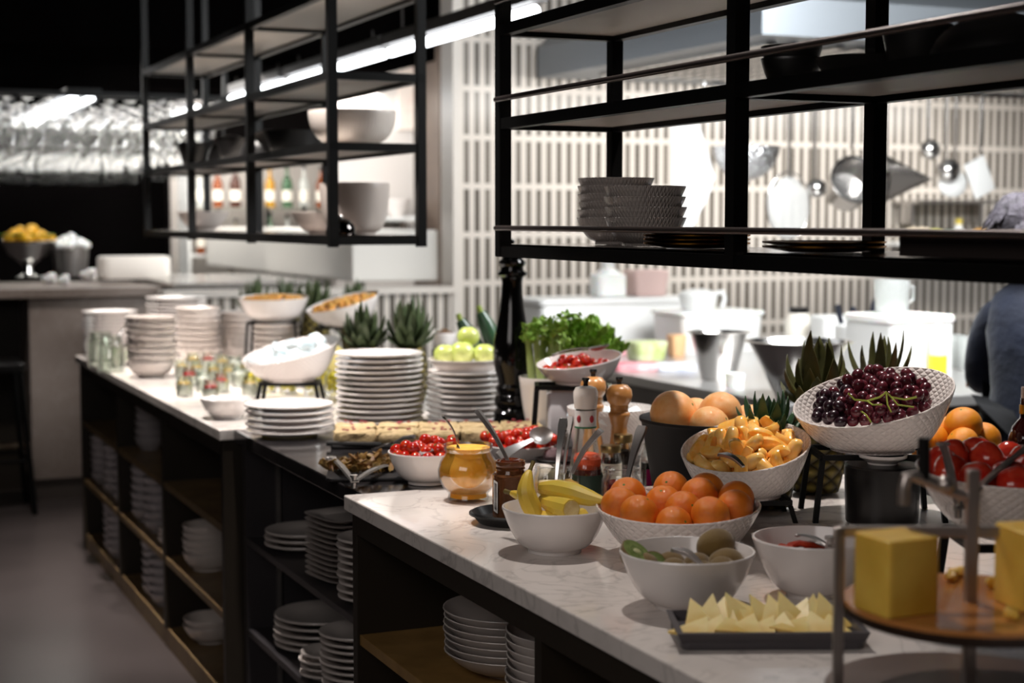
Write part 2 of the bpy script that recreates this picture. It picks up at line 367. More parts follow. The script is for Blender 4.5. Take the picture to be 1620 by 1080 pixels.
# ---- overhead racks
shelf_plate = mat('taupe_shelf_plate', '#b9b2aa', .55); steel_sheet = mat('shelf_steel_sheet', '#a39c97', .16, 1)
def rack(label, ys, levels, rods, X0=1.5, X1=1.83):
    t = thing('hanging_shelf_rack', label, 'shelf rack', (X0, ys[-1], 1.44)); o = Vector((X0, ys[-1], 1.44)); s = .03
    for y in ys:
        for x in (X0+s/2, X1-s/2): MB().bar(Vector((x, y, 1.438))-o, Vector((x, y, 2.95))-o, s).build('post', black_metal, t, smooth=False)
    for k, h in enumerate(levels):
        for x in (X0+s/2, X1-s/2): MB().bar(Vector((x, ys[0]-s/2, h+.013))-o, Vector((x, ys[-1]+s/2, h+.013))-o, s-.004, .026).build('long_beam', black_metal, t, smooth=False)
        for y in ys: MB().bar(Vector((X0+s, y, h+.013))-o, Vector((X1-s, y, h+.013))-o, s-.004, .026).build('cross_beam', black_metal, t, smooth=False)
        if k == 0: MB().box(.012, ys[0]-o.y, h+.026-o.z, X1-X0-.012, ys[-1]-o.y, h+.031-o.z).build('shelf_plate', steel_sheet, t, smooth=False)
        else: MB().box(s, ys[0]-o.y+.015, h+.012-o.z, X1-X0-s, ys[-1]-o.y-.015, h+.024-o.z).build('shelf_plate', shelf_plate, t, smooth=False)
    for h in rods: MB().tube([Vector((X0-.006, ys[0], h))-o, Vector((X0-.006, ys[-1]-.004, h))-o], .0065, 10).build('guard_rail', rail_metal, t)
    return t
rack('black steel shelf rack hanging over the near worktop, bowls and pans inside', (.30, 1.375, 2.444, 3.512-.015), (1.437, 1.741, 1.962), (1.506, 1.811, 2.04))
rack('black steel shelf rack hanging over the far worktop, with large white bowls', (4.865, 5.90, 6.93, 7.95), (1.445, 1.746, 1.97, 2.236), ())
# ---- bar island far left
bt = thing('bar_counter', 'tall stone bar island with a stone end panel beyond the buffet', 'bar', (1.0, 9.2, 0))
MB().box(-2.6, -.42, 1.107, .75, .6, 1.157).build('bar_top', stone_slab, bt, smooth=False, bevel=.004)
MB().box(.04, -.38, .12, .72, .46, 1.107).build('end_panel', stone_slab, bt, smooth=False)
MB().box(.05, -.36, 0, .70, .44, .12).build('plinth', mat('brown_plinth', '#4d4540', .5), bt, smooth=False)
MB().box(-2.6, .05, 0, .04, .4, 1.107).build('front_panel', black_lacquer, bt, smooth=False)
MB().tube([(-2.6, -.3, .30), (.04, -.3, .30)], .018, 10).build('foot_rail', mat('foot_rail_brass', '#a8957f', .3, .9), bt)
# bar stool in shadow
st = thing('bar_stool', 'dark bar stool standing in shadow before the bar island', 'stool', (.80, 8.62, 0))
sm_ = MB().rbox(0, 0, .74, .36, .36, .05, .06); sm_.build('seat', black_plastic, st)
for sx in (-1, 1):
    for sy in (-1, 1): MB().tube([(sx*.15, sy*.15, .74), (sx*.2, sy*.2, 0)], .014).build('leg', black_metal, st)
MB().tube([(-.18, -.18, .28), (.18, -.18, .28), (.18, .18, .28), (-.18, .18, .28)], .009, closed=True).build('foot_ring', black_metal, st)
# ---- kitchen bench
kb = thing('kitchen_bench', 'stainless steel kitchen bench behind the buffet, covered with bowls and tubs', 'bench', (3.0, 4.5, 0))
MB().box(0, 0, .86, 2.6, 2.9, .9).build('bench_top', mat('bench_steel', '#d6d4d2', .3, .75), kb, smooth=False, bevel=.004)
MB().box(.02, .02, .12, 2.55, 2.86, .86).build('bench_body', mat('bench_body_steel', '#6b6562', .4, .6), kb, smooth=False)
for x in (.1, 2.45):
    for y in (.1, 2.8): MB().tube([(x, y, 0), (x, y, .12)], .025).build('foot', dark_steel, kb)
# ---- extraction hood
hd = thing('extraction_hood', 'large brushed steel extraction hood with slatted filters over the kitchen bench', 'hood', (5.2, 6.6, 2.3))
M_ = MB().add([(-1.55,-.9,0),(1.9,-.9,0),(1.9,1.35,0),(-1.55,1.35,0),(-1.55,-.9,.16),(1.9,-.9,.16),(1.9,1.35,.16),(-1.55,1.35,.16),(-1.1,.1,.6),(1.6,.1,.6),(1.6,1.3,.6),(-1.1,1.3,.6)],
              [(0,3,2,1),(0,1,5,4),(1,2,6,5),(2,3,7,6),(3,0,4,7),(4,5,9,8),(5,6,10,9),(6,7,11,10),(7,4,8,11),(8,9,10,11)])
M_.build('canopy', mat('hood_steel', '#8d9399', .42, .7), hd, smooth=False)
g = MB()
for i in range(26): g.box(-1.4+i*.12, -.7, -.02, -1.35+i*.12, .9, 0)
g.build('filter_slats', steel, hd, smooth=False)
MB().tube([(-1.5, -.35, -.16), (1.9, -.35, -.16)], .012).build('hanging_rail', chrome, hd)
# ---- long batten lamps
lamp_m = mat('lamp_tube_glow', '#f7fbff', .5, emis=9); cas = mat('lamp_casing', '#2c2826', .5)
for i, (y0, y1) in enumerate(((5.47, 7.1), (7.2, 8.8), (8.95, 10.2), (11.2, 12.0))):
    t = thing('batten_lamp', f'slim white tube lamp under the ceiling, {ORDS[i]} nearest of the kitchen row', 'ceiling light', (2.5, (y0+y1)/2, 2.31))
    L = (y1-y0)/2
    MB().tube([(0, -L, 0), (0, L, 0)], .021, 12).build('tube', lamp_m, t); MB().box(-.04, -L-.03, .03, .04, L+.03, .08).build('casing', cas, t, smooth=False)
    for q in (-L*.8, L*.8): MB().tube([(0, q, .08), (0, q, .64 if i == 0 else .13)], .005).build('hanger', cas, t)
t = thing('panel_lamp', 'flat white ceiling light panel seen through the far rack', 'ceiling light', tuple(onY(592, 96, 9.9)))
MB().box(-.24, -.3, 0, .24, .3, .02).build('diffuser', lamp_m, t, smooth=False); MB().box(-.26, -.32, .02, .26, .32, .05).build('casing', cas, t, smooth=False)
for x in (-.2, .2): MB().bar((x, 0, .05), (x, 0, max(.1, 2.44-t.location.z)), .01).build('hanger', cas, t, smooth=False)
# ---- bar glass rack with hanging wine glasses
gr = thing('glass_rack', 'overhead bar glass rack full of hanging stemware, lit by white strips', 'glass rack', (1.5, 11.0, 2.22))
for x in (-.9, -.45, .0, .4, .72): MB().bar((x, -1.7, -.005), (x, 2.2, -.005), .02).build('rail', black_metal, gr, smooth=False)
for y in (-1.7, 2.2): MB().bar((-.92, y, .02), (.74, y, .02), .03).build('cross_beam', black_metal, gr, smooth=False)
for x in (-.92, .74):
    for y in (-1.7, 2.2): MB().bar((x, y, .03), (x, y, .73), .025).build('post', black_metal, gr, smooth=False)
MB().box(-.17, -1.69, .03, .03, 2.18, .055).build('strip_light_shield', black_metal, gr, smooth=False)  # added dark cover, keeps the strips' light off the soffit above
for x in (-.12, -.02): MB().tube([(x, -1.66, .005), (x, 2.15, .005)], .018).build('light_strip', lamp_m, gr)
def glass_prof():
    return [(0,0),(.034,0),(.035,.002),(.006,.006),(.004,.012),(.004,.085),(.010,.093),(.028,.108),(.038,.135),(.037,.165),(.031,.2),(.029,.2),(.035,.165),(.036,.135),(.026,.11),(.008,.097),(0,.096)]
gp = MB().lathe([(r, -z) for r, z in glass_prof()], 12)
crystal = thin_glass('stemware_crystal', (.95,.95,.94), 1.0, .16)
g0 = gp.build('wine_glass', crystal, loc=(.1, 9.4, 2.21)); tag(g0, 'stemmed wine glass hanging upside down in the lit bar rack', 'glass', 'wine glasses hanging over the bar')
random.seed(4); first = True
for i in range(14):
    for j in range(18):
        x = .66+i*.115+random.uniform(-.01, .01); y = 9.36+j*.21+random.uniform(-.02, .02)
        z = 2.21-.015*(j % 3)
        if first: g0.location = (x, y, z); first = False
        else: dup(g0, (x, y, z))
# second lower tier of glasses on a glass shelf
MB().box(-.9, -1.65, -.426, .72, 2.15, -.418).build('shelf_pane', glass, gr, smooth=False)
for x in (-.9, .73):
    for y in (-1.68, 2.18): MB().tube([(x, y, -.43), (x, y, .0)], .006).build('hanger', black_metal, gr)
g1 = MB().lathe(glass_prof(), 12).build('wine_glass', crystal, loc=(0, 9.4, 1.805)); tag(g1, 'upright wine glass on the clear shelf over the bar', 'glass', 'wine glasses standing over the bar'); first = True
for i in range(10):
    for j in range(12):
        p = (.70+i*.16+random.uniform(-.02, .02), 9.42+j*.31, 1.8025)
        if first: g1.location = p; first = False
        else: dup(g1, p)
# ---- things on the bar island
def lemon(loc, lab, grp, r=.034, color=None, rot=None):
    m = MB().ball((0,0,0), (r, r, r*1.25), 14, 10, fn=lambda p: 1)
    return pt('lemon', lab, 'fruit', m, color or MATS['lemon_peel'], loc, grp, rot)
mat('lemon_peel', '#e0a91c', .4, bump=(300, .2))
bp_ = at(45, 440, 1.157, .1)
b = thing('footed_bowl', 'footed steel bowl of lemons and green leaves on the bar island', 'bowl', bp_)
MB().lathe([(0,.0),(.08,.0),(.085,.008),(.03,.03),(.025,.07),(.06,.1),(.13,.15),(.17,.22),(.185,.23),(.185,.238),(.165,.225),(.12,.16),(.05,.115),(0,.11)], 40).build('bowl_body', chrome, b)
lm = []
for i in range(16):
    a = i*2.4; r_ = .03+.115*math.sqrt(i/16); lm.append(bp_+Vector((math.cos(a)*r_, math.sin(a)*r_, .235+.09*(1-r_/.15))))
for p, l in zip(lm, rank_labels(lm, 'yellow lemon', 'in the steel bowl on the bar', 3)): lemon(p, l, 'lemons in the bar bowl', .036, rot=(random.random()*3, random.random()*3, 0))
leaf_m = mat('green_leaf', '#5c8a22', .5, bump=(60, .3))
g = MB()
for i in range(34):
    a = random.uniform(0, 6.3); p = Vector((math.cos(a)*.1, math.sin(a)*.1, .22)); g.blade(p, p+Vector((math.cos(a)*.08, math.sin(a)*.08, .03)), (0,0,.02), .03)
pt('leaf_sprig', 'green leaves between the lemons in the steel bar bowl', 'leaves', g, leaf_m, bp_+Vector((0,0,.02)))['kind'] = 'stuff'
pot = at(112, 440, 1.157, .25)
b = thing('ice_bucket', 'steel bucket heaped with white ice on the bar island', 'bucket', pot)
MB().lathe([(0,0),(.09,0),(.1,.01),(.12,.2),(.125,.2),(.125,.205),(.115,.2),(.095,.015),(0,.012)], 32).build('bucket_body', dark_steel, b)
ice = mat('ice_white', '#f3f3f3', .3, sss=.2)
g = MB()
for i in range(60):
    a = random.uniform(0, 6.3); r_ = .12*math.sqrt(random.random()); g.ball((math.cos(a)*r_, math.sin(a)*r_, .2+.07*(1-r_/.12)), .022, 8, 6)
o = g.build('ice_heap', ice, b); o['kind'] = 'stuff'
for i, (px, py, s_) in enumerate(((78, 450, .05), (140, 446, .06), (100, 451, .045))):
    q = at(px, py, 1.157, .04); g = MB()
    for k in range(9): a = k*2.4; g.ball((math.cos(a)*s_*.5, math.sin(a)*s_*.5, s_*.4+.3*s_*(k % 3)), s_*.35, 10, 8, fn=lambda p: 1+.1*math.sin(9*p.x)*math.cos(8*p.z))
    pt('folded_napkin', ['crumpled white napkin under the steel lemon bowl', 'crumpled white cloth heap at the right end of the bar island', 'small white cloth wad between bowl and bucket on the bar'][i], 'cloth', g, ice, q)
q = at(212, 440, 1.157, .1)
towel = mat('white_towel', '#f2ece4', .9, bump=(200, .4), sheen=.3)
pt('rolled_towel', 'thick white folded towel lying behind the end of the bar island', 'towel', MB().rbox(0, 0, 0, .40, .24, .13, .05), towel, dq(212, 440, 9.3)+Vector((0,0,0)))
sd = thing('back_cabinet', 'dark low service cabinet behind the buffet under the white towel', 'cabinet', (1.91, 9.4, 0))
zt = dq(212, 440, 9.3).z
MB().box(-.12, -.8, .0, .70, .6, zt-.025).build('body', mat('service_grey', '#57504c', .4), sd, smooth=False); MB().box(-.14, -.82, zt-.025, .72, .62, zt-.001).build('top', steel, sd, smooth=False)
# ---- lit steel service unit beyond the low wall
su = thing('service_gantry', 'long pale steel service unit running behind the low tiled wall', 'kitchen unit', (2.66, 10.3, 0))
MB().box(0, -2.1, 1.19, .50, 1.4, 1.47).build('front_hood', mat('lit_pale_steel', '#e3e0da', .45), su, smooth=False, bevel=.01)
MB().box(.04, -2.1, 0, .62, 1.4, .95).build('base', mat('base_grey', '#4f4a4a', .4), su, smooth=False)
for y in (-1.9, -.9, .1, 1.1): MB().box(.1, y, .95, .14, y+.04, 1.19).build('upright', steel, su, smooth=False)
MB().box(.0, -2.1, .95, .64, 1.4, .98).build('work_surface', steel, su, smooth=False)
for y in (-1.6, -.6, .3): MB().tube([(.17, y, 1.47), (.17, y, 1.62)], .012).build('hook', black_metal, su)
# shelf with white pottery, notice, dark door beyond
ws = thing('wall_shelf', 'pale wall shelf with white crockery beyond the low wall', 'shelf', (3.9, 10.44, 1.52))
MB().box(-.52, -.14, 0, -.08, .16, .03).build('board', white_plastic, ws, smooth=False)
for x in (-.46, -.16): MB().box(x, .0, -.12, x+.03, .16, 0).build('bracket', steel, ws, smooth=False)
for i in range(2):
    x = 3.49+i*.215; pt('white_bowl', f'white bowl on the pale back kitchen wall shelf, {ORDS[i]} from the left', 'bowl', MB().lathe([(0,0),(.05,0),(.1,.09),(.105,.12),(.1,.12),(.045,.012),(0,.01)], 24), china, (x, 10.42, 1.551), 'bowls on the back kitchen shelf')
note = mat('notice_paper', '#e9dcd2', .8, var=('#c9857a', 5, .55, .75))
p0 = onY(630, 205, 10.58); p1 = onY(672, 85, 10.58)
pt('wall_notice', 'tall paper notice with faded red print on the back kitchen wall', 'notice', MB().box(0, -.01, 0, p1.x-p0.x, .01, p1.z-p0.z), note, (p0.x, 10.585, p0.z), smooth=False)
p0 = onY(686, 212, 10.5); p1 = onY(714, 78, 10.5)
p0.x -= .12
dr = thing('tall_cupboard', 'dark brown tall cupboard with a round bright knob beyond the low wall', 'cupboard', (p0.x, 10.58, 0))
MB().box(0, -.5, 0, p1.x-p0.x+.12, 0, p1.z).build('cupboard_body', mat('dark_brown_door', '#4c4038', .4, var=('#5f5147', 3)), dr, smooth=False)
MB().ball((.1, -.53, onY(708, 150, 10.05).z), .045).build('knob', chrome, dr)
# back bar shelves with bottles
bs = thing('bottle_shelf', 'back bar shelving holding rows of lit bottles', 'shelf', (3.36, 11.9, 0))
for h in (1.27, 1.62): MB().box(-.8, -.14, h-.02, .9, .2, h).build('board', glass_green if h > 1.5 else white_plastic, bs, smooth=False)
for x in (-.8, .9): MB().box(x-.02, -.14, 0, x+.0, .2, 2.0).build('side', white_plastic, bs, smooth=False)
bcols = [('amber', '#a8541c'), ('clear', '#e9ece8'), ('green', '#4d7a55'), ('golden', '#d9a42a'), ('pale', '#d7ccb8'), ('brown', '#5b2c17')]
bm_ = [mat(f'{n}_bottle_glass', c, .06, trans=.55) for n, c in bcols]; lab_m = mat('paper_label', '#e8e2d6', .7); cap_m = mat('black_cap', '#171515', .4)
k = 0
for h in (1.271, 1.621):
    for i in range(12):
        j = (i*5+k) % 6; s_ = random.uniform(.85, 1.1)
        t = thing('liquor_bottle', f'{bcols[j][0]} glass bottle, {ORDS[i]} from the left on the {"lower" if h < 1.5 else "upper"} back bar shelf', 'bottle', (2.66+i*.135, 11.88, h), 0, 'bottles on the back bar')
        MB().lathe([(0,0),(.036*s_,0),(.038*s_,.006),(.038*s_,.17*s_),(.03*s_,.195*s_),(.013,.225*s_),(.012,.28*s_),(0,.28*s_)], 14).build('bottle_body', bm_[j], t)
        MB().lathe([(.0385*s_,.05),(.0392*s_,.05),(.0392*s_,.13),(.0385*s_,.13)], 14).build('bottle_label', lab_m, t)
        MB().lathe([(0,.275*s_),(.014,.275*s_),(.014,.31*s_),(0,.31*s_)], 10).build('cap', cap_m, t)
    k += 1
# ================================================================ CROCKERY BUILDERS
def plate_prof(r): return [(0,.002),(r*.56,.002),(r*.585,0),(r*.62,0),(r*.645,.004),(r*.965,.0135),(r*.99,.0145),(r,.0175),(r*.99,.0205),(r*.968,.0205),(r*.66,.0105),(r*.58,.007),(0,.007)]
def bowl_curve(Rr, H, foot, n=12, p=.9, full=False):
    if full: return [(foot+(Rr-foot)*math.sin(PI/2*i/n)**p, .008+(H-.008)*(1-math.cos(PI/2*i/n))) for i in range(n+1)]
    z0 = .008; return [(foot+(Rr-foot)*((i/n)**1.8)**.48, z0+(H-z0)*(i/n)**1.8) for i in range(n+1)]
def bowl_mb(Rr, H, foot, slant=(0,0), t=.0045, seg=48, full=False):
    oc = bowl_curve(Rr, H, foot, full=full); prof = [(0,.004),(foot*.82,.004),(foot*.86,0),(foot,0),(foot*1.0,.006)]+oc[1:]
    ins = [(max(r-t, 0), z+t*.6) for r, z in oc[::-1]]
    prof += [(Rr-t*.2, H+t*.5), (Rr-t*.8, H+t*.5)]+ins[1:]+[(0, .008+t)]
    return MB().lathe(prof, seg, shear=(lambda x, y, z: (z/H)*(slant[0]*x+slant[1]*y)) if slant != (0,0) else None)
def inner_z(r, Rr, H, foot, t=.0045):
    if r <= foot: return .0125
    s_ = min(1, (r-foot)/(Rr-foot)); return .008+(H-.008)*s_**(1/.48)+t
def pack(n, r, Rr, H, foot, seed=1, its=160, squash=.97, start=.5, fl=0):
    """let n round fruits of radius r settle in a bowl"""
    rnd = random.Random(seed); P = []
    for i in range(n):
        a = i*2.399+rnd.random(); q = (Rr-r)*.8*math.sqrt((i+.5)/n); P.append([q*math.cos(a), q*math.sin(a), H*start+r+rnd.random()*r*2])
    rr = [r*rnd.uniform(.96, 1.02) for _ in P]
    for it in range(its):
        for i, p in enumerate(P):
            p[2] -= r*.05; p[0] *= .9985; p[1] *= .9985
        for _ in range(2):
            for i in range(n):
                for j in range(i+1, n):
                    dx = P[i][0]-P[j][0]; dy = P[i][1]-P[j][1]; dz = P[i][2]-P[j][2]; m = (rr[i]+rr[j])*squash
                    d2 = dx*dx+dy*dy+dz*dz
                    if d2 < m*m:
                        d = math.sqrt(d2) or 1e-6; k = (m-d)/d*.5
                        P[i][0] += dx*k; P[i][1] += dy*k; P[i][2] += dz*k; P[j][0] -= dx*k; P[j][1] -= dy*k; P[j][2] -= dz*k
            for i, p in enumerate(P):
                q = math.hypot(p[0], p[1]); lim = Rr-.006-rr[i]*.93
                if p[2] < H+r*.2 and q > lim: p[0] *= lim/q; p[1] *= lim/q; q = lim
                if p[2] < fl+rr[i] and q < Rr: p[2] = fl+rr[i]
                for s_ in (0, .55, .85):
                    zz = inner_z(min(q+rr[i]*s_, Rr*.999), Rr, H, foot)+rr[i]*math.sqrt(1-s_*s_)
                    if p[2] < zz and p[2] < H+r: p[2] = zz
    return [tuple(p) for p in P], rr
def shear_pts(P, H, slant): return [(x, y, z+(min(z, H*1.3)/H)*(slant[0]*x+slant[1]*y)) for x, y, z in P]
def wslant(right, fwd):   # rim rise per metre towards the right and towards the back of the counter as seen
    return (right*RIGHT.x+fwd*FWD.x, right*RIGHT.y+fwd*FWD.y)
def bowl(label, loc, Rr, H, foot, slant=(0,0), m=None, name='white_bowl', group=None, full=False):
    return pt(name, label, 'bowl', bowl_mb(Rr, H, foot, slant, full=full), m or china, loc, group)
PL = {}
def plates(n, loc, r, desc, group, pitch=.0163, m=None, jitter=.003, seg=44):
    loc = Vector(loc); rnd = random.Random(int(loc.x*1000+loc.y*777+n))
    key = (round(r, 3), (m or china).name, seg); z = 0
    for i in range(n):
        p = (loc.x+rnd.uniform(-jitter, jitter), loc.y+rnd.uniform(-jitter, jitter), loc.z+z+.0005); lab = f'white plate, {from_top(n-1-i)} in {desc}'
        if key not in PL:
            PL[key] = pt('plate', lab, 'plate', MB().lathe(plate_prof(r), seg), m or china, p, group)
        else: dup(PL[key], p, (rnd.uniform(-.004, .004), rnd.uniform(-.004, .004), 0), lab, group)
        z += pitch
    return loc.z+z-pitch+.0205
BW = {}
def nested(n, loc, r, h, foot, desc, group, pitch=.02, m=None, noun='white bowl', name='bowl', jitter=.002, rim=False):
    loc = Vector(loc); rnd = random.Random(int(loc.x*991+loc.y*577+n)); key = (round(r,3), round(h,3), (m or china).name)
    for i in range(n):
        p = (loc.x+rnd.uniform(-jitter, jitter), loc.y+rnd.uniform(-jitter, jitter), loc.z+.0005+i*pitch); lab = f'{noun}, {from_top(n-1-i)} in {desc}' if n > 1 else f'{noun} {desc}'
        if key not in BW: BW[key] = pt(name, lab, 'bowl', bowl_mb(r, h, foot, t=.003, seg=36), m or china, p, group)
        else: dup(BW[key], p, None, lab, group)
# ================================================================ FRUIT BUILDERS
def peel(name, c1, c2, bump=(38, .25, .02)): return mat(name, c1, .38, var=(c2, 2.2, .3, .7), bump=bump, sss=.15, coat=.12)
orange_m = peel('orange_peel', '#e4741a', '#ee8a2a'); orange2_m = peel('deep_orange_peel', '#e58c18', '#ee9a26'); grapefruit_m = peel('grapefruit_peel', '#f0a050', '#f8c488')
apple_m = mat('green_apple_skin', '#a9bd52', .3, var=('#cbd07c', 6), coat=.2); tomato_m = mat('tomato_skin', '#b81c12', .14, sss=.2, coat=.5, var=('#d4501e', 1.1, .45, .8)); grape_m = mat('grape_skin', '#3a1220', .26, var=('#6d2a33', 18, .3, .7), sss=.2, coat=.2)
grape_dark = mat('dark_grape_skin', '#1c0c16', .3, var=('#33131f', 18), coat=.2)
stem_m = mat('green_stem', '#7f8f35', .6); brown_stem = mat('brown_stem', '#6a4f2d', .8); kiwi_m = mat('kiwi_skin', '#6a5228', .85, bump=(500, .5), sheen=.3, var=('#7b6231', 20)); star_m = mat('calyx_green', '#5f7a2c', .6)
FR = {}
def citrus(label, loc, r, m, group, rot=None, navel=True):
    key = (m.name,)
    if key not in FR:
        t = thing('orange', label, 'fruit', loc, 0, group)
        pe = MB().ball((0,0,0), (1, 1, .94), 28, 18, fn=lambda p: 1-.05*math.exp(-((p.x**2+p.y**2)/.02))*(p.z > 0)).build('peel', m, t)
        MB().lathe([(0,.885),(.06,.885),(.075,.9),(.05,.915),(0,.91)], 7).build('stem_scar', star_m, pe)
        FR[key] = t; t.scale = (r, r, r); t.rotation_euler = rot or (0,0,0); return t
    return dup(FR[key], loc, rot or (0,0,0), label, group, scale=(r, r, r))
def tomato(label, loc, r, group, rot=None, m=None):
    key = 't'
    if key not in FR:
        t = thing('cherry_tomato', label, 'tomato', loc, 0, group); sk_ = MB().ball((0,0,0), (1, 1, .93), 20, 12).build('skin', tomato_m, t)
        g = MB()
        for k in range(5): a = k*1.257; g.blade((0,0,.92), (math.cos(a)*.35, math.sin(a)*.35, .93), (0,0,.1), .12, .02, 4)
        g.build('calyx', star_m, sk_); FR[key] = t; t.scale = (r,r,r); t.rotation_euler = rot or (0,0,0); return t
    return dup(FR[key], loc, rot or (0,0,0), label, group, scale=(r,r,r))
def rrot(rnd): return (rnd.uniform(-1.2, 1.2), rnd.uniform(-1.2, 1.2), rnd.uniform(0, 6))
def leafcrown(mb, c, h, spread, n, w, seed, up=.85, curl=.4):
    rnd = random.Random(seed); c = Vector(c)
    for i in range(n):
        t = i/n; a = i*2.4+rnd.uniform(-.2, .2); inc = (1-t)*spread+rnd.uniform(0, .1); L = h*(.45+.55*t)*rnd.uniform(.85, 1.1)
        d = Vector((math.cos(a)*inc, math.sin(a)*inc, up*(.5+.6*t))).normalized()
        o = Vector((math.cos(a), math.sin(a), 0)); p0 = c+o*.008*(1-t)
        mb.blade(p0, p0+d*L, o*L*curl*(.35+.5*(1-t)), w*rnd.uniform(.8, 1.15), .0015, 7, side=Vector((-math.sin(a), math.cos(a), 0)), fold=.45)
    return mb
def pine_mat():
    k = N('pineapple_rind'); b = k.b; b.inputs['Roughness'].default_value = .6
    sp = k.n('ShaderNodeSeparateXYZ'); k.l(k.coord(), sp.inputs[0])
    u = k.math('MULTIPLY', k.math('ARCTAN2', sp.outputs[1], sp.outputs[0]), 4.0); v = k.math('MULTIPLY', sp.outputs[2], 85.0)
    a = k.math('ABSOLUTE', k.math('SINE', k.math('ADD', u, v))); c = k.math('ABSOLUTE', k.math('SINE', k.math('SUBTRACT', u, v))); h = k.math('MULTIPLY', a, c)
    mx = k.n('ShaderNodeMix', data_type='RGBA'); mx.inputs['A'].default_value = hx('#2c2413'); mx.inputs['B'].default_value = hx('#8a7a36'); k.l(h, mx.inputs['Factor']); k.l(mx.outputs['Result'], b.inputs['Base Color'])
    bp = k.n('ShaderNodeBump'); bp.inputs['Strength'].default_value = 1; bp.inputs['Distance'].default_value = .01; k.l(h, bp.inputs['Height']); k.l(bp.outputs[0], b.inputs['Normal'])
    return k.m
pine_m = pine_mat(); crown_m = mat('pineapple_leaf', '#3f4c30', .45, var=('#5b6a45', 7, .3, .7)); crown_dk = mat('dry_pineapple_leaf', '#3b3a20', .5, var=('#5a5b2c', 10, .3, .7)); crown_gr = mat('deep_green_leaf', '#26402a', .4, var=('#3a5a38', 9))
def pineapple(label, loc, bh, br, ch, seed, m=None, n=34, spread=.75, w=.026, tilt=0, group=None):
    t = thing('pineapple', label, 'pineapple', loc, 0, group)
    if tilt: t.rotation_euler = tilt
    MB().lathe([(0,0),(br*.6,.002)]+[(br*(.62+.38*math.sin(PI*min(1, max(0, (i/9)*.86+.08)))**.6), bh*(i/9)*.97+.004) for i in range(10)]+[(br*.35, bh), (0, bh)], 36).build('rind', pine_m, t)
    leafcrown(MB(), (0,0,bh-.006), ch, spread, n, w, seed).build('crown', m or crown_m, t, ang=80)
    return t
# ================================================================ CUTLERY
def spoon(label, a, b, tipdir=None, L=None, w=.02, bowlL=.055, m=None, name='spoon', up=(0,0,1), head=True, cat='spoon', thick=.0016):
    """handle end a, bowl end b (world)"""
    a = Vector(a); b = Vector(b); t = thing(name, label, cat, a); d = (b-a); Ln = d.length; d.normalize()
    up = Vector(up); sd = d.cross(up).normalized(); nm = sd.cross(d).normalized(); hl = Ln-(bowlL if head else 0); n = 10; vs = []; ws = []
    for i in range(n+1):
        q = i/n; ww = w*(.5*(1-q)**1.5+.22)*.9 if q < .98 else w*.2; ww *= (1 if q > .05 else .75); c = d*hl*q+nm*(.006*math.sin(q*PI))
        for s1, s2 in ((-1,-1),(1,-1),(1,1),(-1,1)): vs.append(c+sd*s1*ww+nm*s2*thick*(1.6-.6*q))
    fs = [(i*4+j, i*4+(j+1) % 4, i*4+4+(j+1) % 4, i*4+4+j) for i in range(n) for j in range(4)]+[(3,2,1,0), (n*4,n*4+1,n*4+2,n*4+3)]
    MB().add(vs, fs).build('handle', m or steel, t, bevel=.0006)
    if head:
        g = MB(); rings = []; 
        vs = []; K = 14
        for lay in (0, 1):
            for i in range(7):
                r_ = i/6
                for j in range(K):
                    th = 2*PI*j/K; x = math.cos(th)*bowlL*.52*r_; y = math.sin(th)*w*1.02*r_*(1-.12*math.cos(th)); z = -.011*(1-r_*r_)-(.0012 if lay else 0)
                    vs.append(d*(hl+bowlL*.48+x)+sd*y+nm*z)
        fs = []
        for lay in (0, 1):
            for i in range(6):
                for j in range(K): o = lay*7*K; fs.append((o+i*K+j, o+i*K+(j+1) % K, o+(i+1)*K+(j+1) % K, o+(i+1)*K+j))
        fs += [(6*K+j, 6*K+(j+1) % K, 13*K+(j+1) % K, 13*K+j) for j in range(K)]
        g.add(vs, fs).build('spoon_bowl', m or steel, t)
    return t
def tongs(label, hinge, tips, h=.02, m=None, w=.014):
    m = m or satin
    hinge = Vector(hinge); t = thing('tongs', label, 'tongs', hinge)
    for tp in tips:
        v = Vector(tp)-hinge; sd = v.cross(Vector((0,0,1))).normalized(); n = 12; vs = []
        for i in range(n+1):
            q = i/n; c = v*q+Vector((0,0,math.sin(q*PI)*h*.6)); ww = w*(.5+.35*math.sin(q*PI)+(.25 if q > .9 else 0))
            for s1, s2 in ((-1,-.0),( -.7,.35),(.7,.35),(1,0),(.7,.2),(-.7,.2)): vs.append(c+sd*s1*ww*.6+Vector((0,0,s2*w*.7)))
        fs = [(i*6+j, i*6+(j+1) % 6, i*6+6+(j+1) % 6, i*6+6+j) for i in range(n) for j in range(6)]+[(5,4,3,2,1,0), tuple(n*6+j for j in range(6))]
        MB().add(vs, fs).build('arm', m or chrome, t)
        g = MB()
        for k in (-1, 0, 1): g.ball(v+sd*k*w*.45, (w*.35, w*.35, w*.22), 10, 6)
        g.build('grip_tip', m or chrome, t)
    g = MB(); g.tube([(0,0,-.012), (0,0,.016)], .006, 12); g.tube([(-.01,-.004,.004), (.01,-.004,.004)], .004, 10); g.lathe([(0,.014),(.009,.014),(.009,.019),(0,.019)], 12)
    g.build('hinge', m or chrome, t)
    return t
